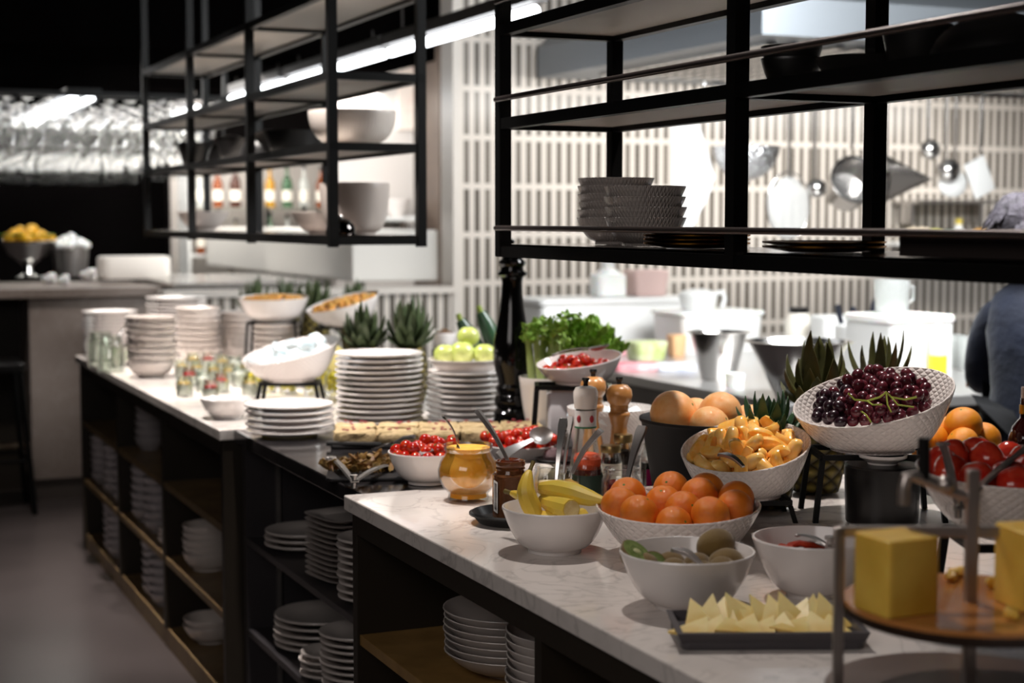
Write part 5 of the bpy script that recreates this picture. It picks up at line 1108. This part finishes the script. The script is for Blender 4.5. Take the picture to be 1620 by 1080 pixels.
plates(9, under(566, 960, .58, .085, 1.16), .09, 'the small round stack beside the near cabinet', 'small plates on the charcoal shelf', .018, china_gray)
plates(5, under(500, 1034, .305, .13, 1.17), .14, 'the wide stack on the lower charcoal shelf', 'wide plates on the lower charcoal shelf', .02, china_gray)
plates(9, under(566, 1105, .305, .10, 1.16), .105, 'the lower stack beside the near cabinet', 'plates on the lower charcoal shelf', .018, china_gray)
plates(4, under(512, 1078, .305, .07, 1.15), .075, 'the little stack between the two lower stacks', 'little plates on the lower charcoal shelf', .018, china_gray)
# near cabinet: wide deep plates
np_ = Vector((1.30, 2.96, .5855))
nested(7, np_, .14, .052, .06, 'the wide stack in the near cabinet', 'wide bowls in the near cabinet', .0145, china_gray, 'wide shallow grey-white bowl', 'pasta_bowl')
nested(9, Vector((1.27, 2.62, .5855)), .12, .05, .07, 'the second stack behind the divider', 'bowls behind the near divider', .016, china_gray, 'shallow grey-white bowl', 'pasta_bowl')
# ================================================================ THINGS ON THE RACKS
SH0, SH1, SH2 = 1.469, 1.7675, 1.9865
L0, L1 = 1.477, 1.7725
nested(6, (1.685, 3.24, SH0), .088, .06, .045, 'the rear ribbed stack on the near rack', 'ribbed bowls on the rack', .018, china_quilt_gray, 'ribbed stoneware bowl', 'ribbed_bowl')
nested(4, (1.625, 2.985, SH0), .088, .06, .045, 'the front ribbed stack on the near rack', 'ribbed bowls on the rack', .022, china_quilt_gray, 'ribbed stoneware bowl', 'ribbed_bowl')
goldp = mat('gold_rim_plate', '#3a2f28', .25, var=('#4a3a2e', 10)); gold = mat('gold_rim', '#c58a3a', .2, 1)
gp0 = None
for k_, (y, n, d_) in enumerate(((2.77, 4, 'left'), (2.33, 2, 'right'))):
    for i in range(n):
        p = (1.625, y, SH0+i*.008); l = f'gold-rimmed dark plate, {from_top(n-1-i)} in the {d_} stack on the rack'
        if gp0 is None:
            gp0 = thing('gold_rim_plate', l, 'plate', p, 0, 'gold rim plates on the rack'); MB().lathe([(0,0),(.06,0),(.105,.008),(.105,.0105),(.06,.004),(0,.004)], 40).build('plate_body', goldp, gp0); MB().lathe([(.104,.0075),(.1075,.0085),(.1075,.0112),(.104,.0115)], 40).build('rim', gold, gp0)
        else: dup(gp0, p, None, l)
t = thing('long_tray', 'long low black tray on the bottom of the near rack at right', 'tray', (1.63, 1.68, SH0))
MB().rbox(0,0,0,.20,.62,.008,.01).build('tray_base', black_metal, t); g = MB()
for a, b in (((-.1,-.31,.018),(.1,-.31,.018)),((.1,-.31,.018),(.1,.31,.018)),((.1,.31,.018),(-.1,.31,.018)),((-.1,.31,.018),(-.1,-.31,.018))): g.bar(a, b, .006, .034)
g.build('tray_rim', rail_metal, t, smooth=False)
def pan(label, loc, r, h, rz=0, handle=True, up=True, name='frying_pan'):
    t = thing(name, label, 'pan', loc, rz); prof = [(0,0),(r*.72,0),(r*.78,.004),(r,h),(r*1.02,h),(r*.97,h),(r*.75,.008),(0,.006)]
    if not up: prof = [(r*.97,0),(r*1.02,0),(r,.004)]+[(r*math.cos(PI/2*i/7), h*math.sin(PI/2*i/7)) for i in range(1,7)]+[(0,h),(0,h-.003),(r*.9,.01)]
    MB().lathe(prof, 36).build('pan_body', black_plastic, t)
    if handle: MB().tube([(r*.95,0,h*.8 if up else .012), (r*1.4,0,h*.95 if up else .03), (r*2.0,0,h*1.1 if up else .03)], [.008,.009,.01], 8, flat=.6).build('handle', black_plastic, t)
    return t
nested(2, (1.645, 2.47, SH1), .056, .05, .035, 'the pair beside the black pans', 'small black bowls', .022, black_plastic, 'small black bowl', 'black_bowl')
for i, (x, y, r_, h, up, z, l) in enumerate(((1.66, 2.27, .085, .035, True, 0, 'low black pan next to the small black bowls on the upper shelf'), (1.66, 2.12, .062, .07, True, 0, 'deep black pot left of the post on the upper near shelf'), (1.66, 1.93, .105, .072, False, 0, 'large upturned black wok right of the rack post'), (1.66, 1.70, .105, .070, False, 0, 'second upturned black wok at the right edge of the upper shelf'))): pan(l, (x, y, SH1+z), r_, h, 1.2 if i == 0 else -1.4, i in (0,), up, name='black_pan')
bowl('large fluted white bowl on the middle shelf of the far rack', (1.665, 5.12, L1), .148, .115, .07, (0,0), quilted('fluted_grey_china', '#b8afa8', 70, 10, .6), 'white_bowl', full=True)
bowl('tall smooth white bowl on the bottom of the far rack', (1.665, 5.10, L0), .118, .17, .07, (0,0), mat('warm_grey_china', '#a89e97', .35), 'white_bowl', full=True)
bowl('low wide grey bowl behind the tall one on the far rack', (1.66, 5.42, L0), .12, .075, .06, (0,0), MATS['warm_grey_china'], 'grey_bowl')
t = thing('cloche', 'small polished dark dome on the near end of the far rack', 'cloche', (1.56, 4.925, L0)); MB().lathe([(.048,0),(.05,.004),(.046,.028),(.03,.048),(.012,.055),(0,.056)]+[(0,.053),(.012,.052),(.028,.045),(.043,.027),(.046,.0)], 32).build('dome', mat('dark_chrome', '#4a4746', .06, 1), t); MB().ball((0,0,.06), .007, 12, 8).build('knob', chrome, t)
bowl('small white bowl near the far end of the far rack', (1.66, 7.35, L0), .12, .085, .05, (0,0), china_gray)
for i, (y, r_, h) in enumerate(((5.75,.12,.085), (6.1,.125,.11), (6.5,.13,.09), (6.75,.11,.12), (7.3,.12,.11))): pan(f'black pot on the middle shelf of the far rack, {ORDS[i]} counted from the near end', (1.665, y+.05, L1), r_, h, 1.3+.3*i, False, i % 2 == 0, name='black_pot')
for i, (px, py) in enumerate(((440, 352), (420, 356), (398, 340))): pass
# ================================================================ KITCHEN BENCH CONTENTS
frost = mat('frosted_plastic', '#f2f2f0', .4, sss=.3); pinkp = mat('pink_tub_plastic', '#cfb3ad', .4)
def benchq(px, Y_, h=.9005): 
    d = ray(px, 400); k = Y_/d.y; return Vector((d.x*k, Y_, h))
q0 = benchq(832, 7.0); q1 = benchq(1068, 7.0)
t = thing('insulated_box', 'very long white insulated box at the far end of the kitchen bench', 'box', ((q0.x+q1.x)/2, 7.0, .9005))
MB().rbox(0,0,0,q1.x-q0.x,.36,.215,.03).build('box_body', white_plastic, t); MB().rbox(0,0,.215,q1.x-q0.x+.02,.38,.03,.03).build('lid', white_plastic, t)
q = benchq(962, 7.0, 1.147); t = thing('plastic_canister', 'white plastic canister with ribbed cap on the insulated box', 'canister', q)
MB().rbox(0,0,0,.16,.13,.11,.03).lathe([(.075,.10),(.04,.135),(.03,.14),(.03,.16),(0,.16)], 24).build('canister_body', frost, t); MB().lathe([(0,.15),(.034,.15),(.034,.175),(0,.175)], 20).build('cap', white_plastic, t)
q = benchq(1022, 7.0, 1.147); pt('food_tub', 'translucent pinkish food tub on the insulated box beside the canister', 'tub', MB().rbox(0,0,0,.20,.16,.13,.03,taper=.88), pinkp, q)
q2 = benchq(1120, 6.5); t = thing('white_crate', 'white lidded crate behind the steel bowls, with a white jug on top', 'box', q2); MB().rbox(0,0,0,.44,.3,.18,.03,taper=.95).build('crate_body', white_plastic, t); MB().rbox(0,0,.18,.46,.32,.018,.03).build('lid', frost, t)
t = thing('white_jug', 'white plastic jug with a handle on the white crate', 'jug', benchq(1105, 6.5, 1.0995)); MB().lathe([(0,0),(.075,0),(.08,.01),(.095,.075),(.09,.085),(.04,.1),(0,.1)], 28).build('jug_body', white_plastic, t)
MB().tube([(.085,-.02,.08),(.125,-.02,.085),(.135,-.02,.05),(.12,-.02,.01)], .012, 10).build('handle', white_plastic, t)
def towelp(label, px, py, w_, d_, h_, m, Y_=None): q = at(px, py, .9005, .05); return pt('folded_towel', label, 'towel', MB().rbox(0,0,0,w_,d_,h_,.02), m, q, None, (0,0,-.3))
redt = mat('red_white_towel', '#d8566a', .9, var=('#eccfd0', 9), bump=(200,.4)); bluet = mat('blue_white_towel', '#e9ebf2', .9, var=('#8f9cc8', 10, .45, .8), bump=(200,.4))
towelp('folded red and white kitchen towel at the bench edge', 1005, 587, .20, .16, .03, redt); towelp('second pinkish towel folded behind the red one', 990, 560, .16, .14, .045, redt)
towelp('blue and white checked towel beside the steel mixing bowls', 1066, 587, .17, .15, .028, bluet)
pt('lettuce_tub', 'clear tub of shredded pale lettuce on the bench', 'tub', MB().rbox(0,0,0,.17,.14,.085,.03,taper=.85), mat('pale_lettuce_tub', '#dfe3c0', .4, var=('#b9c77a', 20)), at(1022, 572, .9005, .1))
pt('orange_tub', 'small translucent orange tub behind the blue towel', 'tub', MB().rbox(0,0,0,.08,.08,.1,.02,taper=.8), mat('orange_tub', '#e9b98a', .4), at(1070, 566, .9005, .1))
def mixbowl(label, q, rt, rb, h): 
    t = thing('mixing_bowl', label, 'mixing bowl', q); MB().lathe([(0,0),(rb,0),(rb+.004,.004),(rt-.006,h-.004),(rt+.008,h-.003),(rt+.009,h),(rt-.006,h+.001),(rt-.01,h-.004),(rb,.007),(0,.005)], 48).build('bowl_body', steel, t); return t
mixbowl('smaller tapered steel mixing bowl on the bench, left of the pair', at(1136, 603, .9005, .06), .118, .062, .19); mixbowl('larger tapered steel mixing bowl on the bench, right of the pair', at(1262, 632, .9005, .07), .182, .075, .20)
pt('plastic_beaker', 'small clear white plastic cup between the two steel bowls', 'cup', MB().lathe([(0,0),(.032,0),(.04,.05),(.038,.05),(.03,.003),(0,.003)], 24), frost, at(1162, 612, .9005, .03))
t = thing('preserve_jar', 'squat cream-coloured jar with a black lid behind the larger bowl', 'jar', benchq(1265, 6.1)); MB().lathe([(0,0),(.062,0),(.065,.01),(.065,.165),(.045,.2),(0,.2)], 28).build('jar_body', mat('cream_jar', '#e3ddd2', .3), t); MB().lathe([(0,.198),(.045,.198),(.047,.226),(0,.23)], 24).build('lid', black_plastic, t)
pt('white_tub', 'plain white tub beside the cream jar', 'tub', MB().rbox(0,0,0,.17,.16,.2,.04,taper=.9), white_plastic, benchq(1318, 5.9))
kp = benchq(1362, 5.35); t = thing('utensil_pot', 'white utensil pot holding knives with black handles', 'pot', kp); MB().rbox(0,0,0,.19,.12,.20,.03,taper=.92).build('pot_body', white_plastic, t)
for i, (px, py, tx, ty) in enumerate(((1337,522,1324,482),(1351,520,1349,485),(1372,520,1384,474),(1382,520,1391,492))):
    dd = kp.x*math.sin(YAW)+kp.y*math.cos(YAW); a = dq(px, py+14, dd); b = dq(tx, ty, dd); t = thing('kitchen_knife', f'black-handled knife in the white pot, {ORDS[i]} from the left', 'knife', a, 0, 'knives in the white pot'); v = b-a
    MB().tube([v*.25, v*.6, v*.9, v], [.010,.011,.013,.010], 8).build('handle', mat('navy_black_handle', '#161a26', .4) if 'navy_black_handle' not in MATS else MATS['navy_black_handle'], t); MB().tube([v*-.7, v*.27], [.007,.013], 6, flat=.15).build('blade', steel, t)
bq2 = benchq(1424, 4.98); t = thing('polystyrene_box', 'big white box on the near end of the bench behind the grape bowl', 'box', bq2); MB().rbox(0,0,0,.30,.3,.235,.025).build('box_body', white_plastic, t); MB().rbox(0,0,.235,.31,.31,.03,.025).build('lid', frost, t)
t = thing('oil_bottle', 'squeeze bottle half filled with yellow oil right of the big white box', 'bottle', benchq(1487, 4.80)); MB().lathe([(0,0),(.032,0),(.034,.006),(.034,.185),(.03,.2),(.016,.215),(.008,.235),(.005,.262),(0,.262)], 24).build('bottle_body', mat('cloudy_plastic', '#eef0ea', .25, trans=.35), t)
MB().lathe([(0,.005),(.0348,.006),(.0348,.115),(0,.116)], 24).build('yellow_oil', mat('yellow_oil', '#d9cf3a', .2, sss=.2), t)
cupm = mat('clear_cup_plastic', '#eef1ef', .1, trans=.75)
for px, yy, l in ((1510, 5.35, 'clear plastic beaker right of the oil bottle'), (1533, 5.25, 'second clear plastic beaker beside the cook')): pt('plastic_beaker', l, 'cup', MB().lathe([(0,0),(.035,0),(.048,.14),(.046,.142),(.033,.004),(0,.004)], 24), cupm, benchq(px, yy))
t = thing('clear_jug', 'clear measuring jug on the big white box', 'jug', (bq2.x-.02, bq2.y+.02, bq2.z+.2655)); MB().lathe([(0,0),(.06,0),(.062,.005),(.07,.13),(.068,.13),(.058,.006),(0,.005)], 28).build('jug_body', cupm, t); MB().tube([(.066,0,.11),(.1,0,.1),(.1,0,.05),(.064,0,.03)], .006, 8).build('handle', cupm, t)
# hanging utensils, on the hood rail
RY = 6.25; RZ = 2.14
def hang(px): q = onY(px, 250, RY); return q.x
def hz(px, py): return onY(px, py, RY).z
def hanging(name, label, px, zb): 
    t = thing(name, label, 'utensil', (hang(px), RY, RZ)); MB().tube([(0,0,.0),(0,-.012,.014),(0,0,.026),(0,.01,.014)], .0025, 6).tube([(0,0,0),(0,0,zb-RZ)], .014, 8, flat=.3).build('handle', steel, t); return t
t = hanging('colander', 'dimpled steel colander hanging over the kitchen bench', 1180, hz(1180,228)); zc = hz(1180,232)-RZ; rc = .155
vs = MB().lathe([(rc*1.04,0),(rc,-.003)]+[(rc*math.cos(a), -rc*1.0*math.sin(a)) for a in [PI/2*i/8 for i in range(1,8)]]+[(0,-rc)], 40); vs.build('bowl', mat('dimpled_steel', '#cfd0d2', .14, 1, bump=(38,1,.02)), t).location = (0,0,zc)
t = hanging('skimmer', 'large pale mesh skimmer hanging right of the colander', 1248, hz(1248,285)); zc = hz(1248,325)-RZ; mesh = mat('fine_steel_mesh', '#dcdcda', .5, .3, alpha=.6)
MB().ball((0,0,zc), (.115,.03,.155), 28, 14, fn=lambda v: 1-.12*(v.z > .5)).build('mesh_bowl', mesh, t); MB().tube([(.116*math.cos(a*PI/12), 0, zc+.157*math.sin(a*PI/12)) for a in range(24)], .004, 8, closed=True).build('rim', steel, t)
t = hanging('ladle', 'small round ladle hanging between the skimmer and the steel pot', 1288, hz(1288,285)); MB().ball((0,-.02,hz(1288,298)-RZ), (.05,.045,.045), 20, 12).build('scoop', steel, t)
t = hanging('saucepan', 'big polished saucepan hanging with its mouth towards the buffet', 1347, hz(1347,235)); zc = hz(1345,292)-RZ; Mx = Matrix.Translation((0,0,zc)) @ Matrix.Rotation(R(68), 4, 'X') @ Matrix.Rotation(R(-14), 4, 'Y')
MB().lathe([(0,-.1),(.085,-.1),(.1,-.09),(.112,.06),(.122,.064),(.118,.066),(.106,.06),(.094,-.085),(0,-.09)], 40, M=Mx).build('pan_body', steel, t)
t = hanging('conical_strainer', 'pointed steel strainer hanging sideways, tip to the right', 1402, hz(1402,250)); zc = hz(1400,283)-RZ; Mx = Matrix.Translation((-.04,0,zc)) @ Matrix.Rotation(R(90), 4, 'Y') @ Matrix.Rotation(R(12), 4, 'X')
MB().lathe([(.13,0),(.125,.004),(.004,.27),(0,.272)]+[(0,.266),(.12,.0)], 36, M=Mx).build('cone', steel, t)
t = hanging('ladle', 'small ladle hanging right of the conical strainer', 1467, hz(1467,225)); MB().ball((0,-.02,hz(1467,237)-RZ), (.052,.045,.05), 20, 12).build('scoop', steel, t)
t = hanging('ladle', 'lower ladle in front of the white scoop', 1495, hz(1495,258)); MB().ball((0,-.03,hz(1495,270)-RZ), (.062,.05,.056), 20, 12).build('scoop', steel, t)
t = hanging('scoop', 'wide white scoop behind the lower ladle', 1510, hz(1510,265)); MB().ball((0,.01,hz(1508,290)-RZ), (.085,.03,.07), 22, 12).build('blade', white_plastic, t)
t = hanging('spatula', 'angled white spatula hanging at the right beside the cook', 1550, hz(1550,245)); Mx = Matrix.Translation((0,0,hz(1553,280)-RZ)) @ Matrix.Rotation(R(-25), 4, 'Y'); MB().rbox(0,0,-.09,.13,.02,.18,.009, M=Mx).build('blade', white_plastic, t)
t = thing('hanging_apron', 'plain white cloth hanging from the rail left of the colander', 'cloth', (onY(1096,250,RY).x, RY+.05, RZ)); vs = []
outl = [(1068,150,1092,150),(1062,200,1108,200),(1062,240,1122,240),(1062,280,1133,280),(1062,310,1122,310),(1062,345,1102,345),(1064,378,1088,378)]
for a, y_, b, _ in outl:
    for s_ in range(9): u = s_/8; p = onY(a+(b-a)*u, y_, RY+.05); vs.append((p.x-t.location.x, .012*math.sin(u*9+y_*.02), p.z-RZ))
K = len(vs); vs += [(x, y+.006, z) for x, y, z in vs]; n = len(outl)
fs = [(i*9+j, i*9+j+1, i*9+10+j, i*9+9+j) for i in range(n-1) for j in range(8)]; fs += [(K+a, K+d, K+c, K+b) for a, b, c, d in fs]
ed = [i for i in range(9)]+[i*9+8 for i in range(1,n)]+[(n-1)*9+j for j in range(7,-1,-1)]+[i*9 for i in range(n-2,0,-1)]; fs += [(ed[i], K+ed[i], K+ed[(i+1) % len(ed)], ed[(i+1) % len(ed)]) for i in range(len(ed))]
MB().add(vs, fs).build('cloth', mat('white_cloth', '#ecebea', .85, sheen=.2), t)
# wall shelf with bits
p0 = onY(1432, 322, 7.85); p1 = onY(1568, 322, 7.85)
t = thing('wall_shelf', 'pale steel wall shelf on the tiles under the hanging ladles', 'shelf', (p0.x, 7.86, p0.z)); MB().box(0,-.14,0,p1.x-p0.x,.135,.02).build('board', steel, t, smooth=False); 
for x in (.05, p1.x-p0.x-.08): MB().box(x,.0,-.12,x+.03,.135,0).build('bracket', steel, t, smooth=False)
q0 = onY(1400, 388, 7.85); q1 = onY(1640, 388, 7.85); t = thing('wall_shelf', 'lower white wall shelf with spice cups beside the cook', 'shelf', (q0.x, 7.86, q0.z)); MB().box(0,-.14,0,q1.x-q0.x,.135,.02).build('board', white_plastic, t, smooth=False)
for x in (.05, q1.x-q0.x-.08): MB().box(x,.0,-.12,x+.03,.135,0).build('bracket', steel, t, smooth=False)
for i, (px, h_, c_) in enumerate(((1445,.07,'#d9cbb5'),(1460,.07,'#d9cbb5'),(1480,.06,'#c9c878'),(1500,.05,'#4a7a6a'),(1550,.06,'#e0a848'))): pt('spice_cup', f'small cup on the lower wall shelf, {ORDS[i]} from the left', 'cup', MB().lathe([(0,0),(.035,0),(.045,h_),(.03,h_+.015),(0,h_+.02)], 20), mat(f'cup_glaze_{["sand","oat","lime","teal","amber"][i]}', c_, .4), (onY(px,380,7.82).x, 7.82, q0.z+.0205), 'cups on the lower wall shelf')
t = thing('dressing_bottle', 'white bottle with a yellow cap on the lower wall shelf', 'bottle', (onY(1516,380,7.82).x, 7.82, q0.z+.0205)); MB().lathe([(0,0),(.055,0),(.05,.04),(.022,.09),(.02,.11),(0,.11)], 24).build('bottle_body', white_plastic, t); MB().lathe([(0,.108),(.024,.108),(.022,.14),(0,.142)], 16).build('cap', mat('yellow_cap', '#d9c24a', .4), t)
# ================================================================ THE COOK
ck = at(1640, 700, 0); ck = dq(1652, 500, 5.0); ck.z = 0
person = thing('person', 'person with short grey hair, navy jacket and black apron, standing at the kitchen bench', 'person', ck, PI/2-YAW-R(12))
skin = mat('skin', '#b98b74', .5, sss=.15); navy = mat('navy_jacket', '#171d2e', .85, var=('#222a40', 5), sheen=.2, bump=(14,.5,.02)); blk = mat('black_apron_cloth', '#0d0d10', .85); hair_m = mat('grey_hair', '#332f33', .8, var=('#57515a', 30, .35, .65), bump=(90,.9,.006))
def skinned(name, verts, edges, radii, m, parent, root=0, sub=2):
    me = bpy.data.meshes.new(name); me.from_pydata(verts, edges, []); o = bpy.data.objects.new(name, me); col.objects.link(o); o.parent = parent
    sk = o.modifiers.new('skin', 'SKIN'); sk.use_smooth_shade = True; lay = me.skin_vertices[0].data if me.skin_vertices else None
    if lay is None: me.attributes; 
    bpy.context.view_layer.objects.active = o
    for i, r_ in enumerate(radii): me.skin_vertices[0].data[i].radius = (r_ if isinstance(r_, tuple) else (r_, r_)); me.skin_vertices[0].data[i].use_root = (i == root)
    s_ = o.modifiers.new('sub', 'SUBSURF'); s_.levels = s_.render_levels = sub; me.materials.append(m); return o
# figure faces local +x (towards the picture's right), slightly bent forward; local y+ is away from the buffet
V = [(0,0,.90),(.02,0,1.02),(.05,0,1.16),(.07,0,1.25),(.085,.01,1.30),(.105,.025,1.355),(.12,.045,1.40),
     (0,.09,.86),(.02,.10,.48),(-.03,.10,.09),(.09,.11,.035),(0,-.09,.86),(.01,-.10,.48),(-.04,-.10,.09),(.08,-.11,.035),
     (.075,.11,1.22),(.11,.155,1.17),(.15,.18,1.02),(.32,.16,.97),(.39,.16,.965),(.075,-.12,1.22),(.095,-.165,1.17),(.115,-.19,1.01),(.27,-.21,.95),(.35,-.20,.945)]
E_ = [(0,1),(1,2),(2,3),(3,4),(4,5),(5,6),(0,7),(7,8),(8,9),(9,10),(0,11),(11,12),(12,13),(13,14),(3,15),(15,16),(16,17),(17,18),(18,19),(3,20),(20,21),(21,22),(22,23),(23,24)]
Rd = [.10,.095,.10,.085,.05,.046,.045,.085,.058,.04,.035,.085,.058,.04,.035,.05,.042,.038,.032,.024,.05,.042,.038,.032,.024]
skinned('body', V, E_, Rd, skin, person)
def hand(sign, c):
    # palm and five fingers curled onto the bench edge
    vs = [c]; es = []; rd = [.024]; base = Vector(c)
    pal = base+Vector((.045,0,-.006)); vs.append(tuple(pal)); es.append((0,1)); rd.append((.016,.034))
    for k_, (oy, L) in enumerate(((-.030,.062),(-.010,.070),(.011,.066),(.030,.052))):
        a = pal+Vector((.028, oy, .0)); b = a+Vector((L*.5, oy*.1, -.002)); d = b+Vector((L*.32, 0, -.018)); i0 = len(vs); vs += [tuple(a), tuple(b), tuple(d)]; es += [(1,i0),(i0,i0+1),(i0+1,i0+2)]; rd += [.0095,.0085,.007]
    a = base+Vector((.022, -sign*.030, -.004)); b = a+Vector((.026,-sign*.014,-.006)); d = b+Vector((.022,-sign*.002,-.006)); i0 = len(vs); vs += [tuple(a), tuple(b), tuple(d)]; es += [(0,i0),(i0,i0+1),(i0+1,i0+2)]; rd += [.013,.010,.008]
    skinned('hand', vs, es, rd, skin, person, 0, 2)
hand(1, (.39,.16,.965)); hand(-1, (.35,-.20,.945))
hc = Vector((.13,.075,1.478))
def headfn(p):
    k_ = 1.0
    if p.z < -.2: k_ -= .16*(-p.z-.2)*(1-.3*max(p.x,0))
    return k_
hd_ = MB().ball(hc, (.098,.078,.118), 32, 22, fn=headfn)
hd_.add([(hc.x+.088,hc.y-.012,hc.z+.01),(hc.x+.088,hc.y+.012,hc.z+.01),(hc.x+.118,hc.y,hc.z-.028),(hc.x+.09,hc.y-.018,hc.z-.036),(hc.x+.09,hc.y+.018,hc.z-.036)], [(0,2,1),(0,3,2),(1,2,4),(3,4,2)])
hd_.build('head', skin, person)
g = MB(); 
for s_ in (-1,1): g.ball((hc.x-.005, hc.y+s_*.078, hc.z-.01), (.018,.008,.03), 12, 8)
g.build('ears', skin, person); g = MB()
for s_ in (-1,1): g.ball((hc.x+.082, hc.y+s_*.032, hc.z+.012), (.012,.013,.011), 12, 8)
eyo = g.build('eyes', mat('eye_white', '#e8e4e0', .2), person); g = MB()
for s_ in (-1,1): g.ball((hc.x+.0925, hc.y+s_*.032, hc.z+.012), (.003,.006,.006), 8, 6)
g.build('irises', mat('dark_iris', '#2a211c', .2), eyo); MB().ball((hc.x+.084,hc.y,hc.z-.056), (.008,.024,.005), 12, 6).build('mouth', mat('lips', '#9a5f55', .5), person)
hr_ = MB().ball(hc+Vector((-.022,0,.022)), (.112,.094,.115), 40, 26, fn=lambda p: (1+.03*math.sin(14*math.atan2(p.y,p.x)+4*p.z)+.02*math.sin(23*p.z)) * (1 if p.x < .45 or p.z > .45 else .80))
rnd = random.Random(4)
for i in range(90):
    a = rnd.uniform(PI*.35, PI*1.65); e = rnd.uniform(-.5, 1.2); d = Vector((math.cos(a)*math.cos(e), math.sin(a)*math.cos(e), math.sin(e))); p = hc+Vector((-.022,0,.022))+Vector((d.x*.108,d.y*.09,d.z*.11))
    hr_.blade(p, p+Vector((d.x*.02, d.y*.02, -.035)), (d.x*.01, d.y*.01, 0), .02, .004, 4, side=Vector((-d.y,d.x,0.01)), fold=.2)
hr_.build('hair', hair_m, person)
jt = MB(); vs = []; n = 36
rings = [(.80,.0,0,.150,.172),(.88,.0,0,.148,.170),(.98,.012,0,.136,.158),(1.08,.03,0,.138,.163),(1.17,.052,0,.140,.172),(1.235,.07,0,.130,.172),(1.285,.08,.004,.105,.145),(1.32,.088,.012,.078,.095),(1.345,.096,.02,.062,.066),(1.365,.10,.026,.058,.060)]
for z, cx_, cy_, rx, ry in rings:
    for i in range(n): a = 2*PI*i/n; k_ = 1+.018*math.sin(5*a+z*22); vs.append((cx_+rx*k_*math.cos(a), cy_+ry*k_*math.sin(a), z))
fs = [(j*n+i, j*n+(i+1) % n, (j+1)*n+(i+1) % n, (j+1)*n+i) for j in range(len(rings)-1) for i in range(n)]+[tuple(range(n))[::-1], tuple((len(rings)-1)*n+i for i in range(n))]
jt.add(vs, fs).build('jacket', navy, person, ang=80)
skinned('sleeve', [(.07,.10,1.235),(.09,.145,1.215),(.125,.175,1.12),(.15,.18,1.02),(.22,.17,.995),(.31,.162,.972)], [(0,1),(1,2),(2,3),(3,4),(4,5)], [.06,.066,.06,.056,.052,.045], navy, person)
skinned('sleeve', [(.07,-.10,1.235),(.09,-.15,1.215),(.105,-.185,1.12),(.115,-.19,1.01),(.18,-.20,.98),(.26,-.21,.955)], [(0,1),(1,2),(2,3),(3,4),(4,5)], [.06,.066,.06,.056,.052,.045], navy, person)
skinned('trousers', [(0,0,.95),(0,.09,.86),(.02,.10,.48),(-.03,.10,.08),(0,-.09,.86),(.01,-.10,.48),(-.04,-.10,.08)], [(0,1),(1,2),(2,3),(0,4),(4,5),(5,6)], [(.14,.15),.105,.08,.065,.105,.08,.065], blk, person)
ap = MB(); vs = []; n = 14
for z, rx, ry in ((.42,.20,.215),(.7,.195,.21),(.95,.178,.198),(1.05,.172,.195),(1.2,.178,.15)):
    for i in range(n+1): a = R(-62+124*i/n); vs.append((.025+(z-.9)*.12+rx*math.cos(a), ry*math.sin(a), z))
fs = [(j*(n+1)+i, j*(n+1)+i+1, (j+1)*(n+1)+i+1, (j+1)*(n+1)+i) for j in range(4) for i in range(n)]; ao = ap.add(vs, fs).build('apron', blk, person); so_ = ao.modifiers.new('thick', 'SOLIDIFY'); so_.thickness = .004
for s_, y in ((1,.10),(-1,-.10)): MB().ball((.03,y+.005*s_,.045), (.14,.05,.045), 20, 12, fn=lambda p: 1-.25*(p.z < -.4)*0).build('shoe', black_plastic, person)
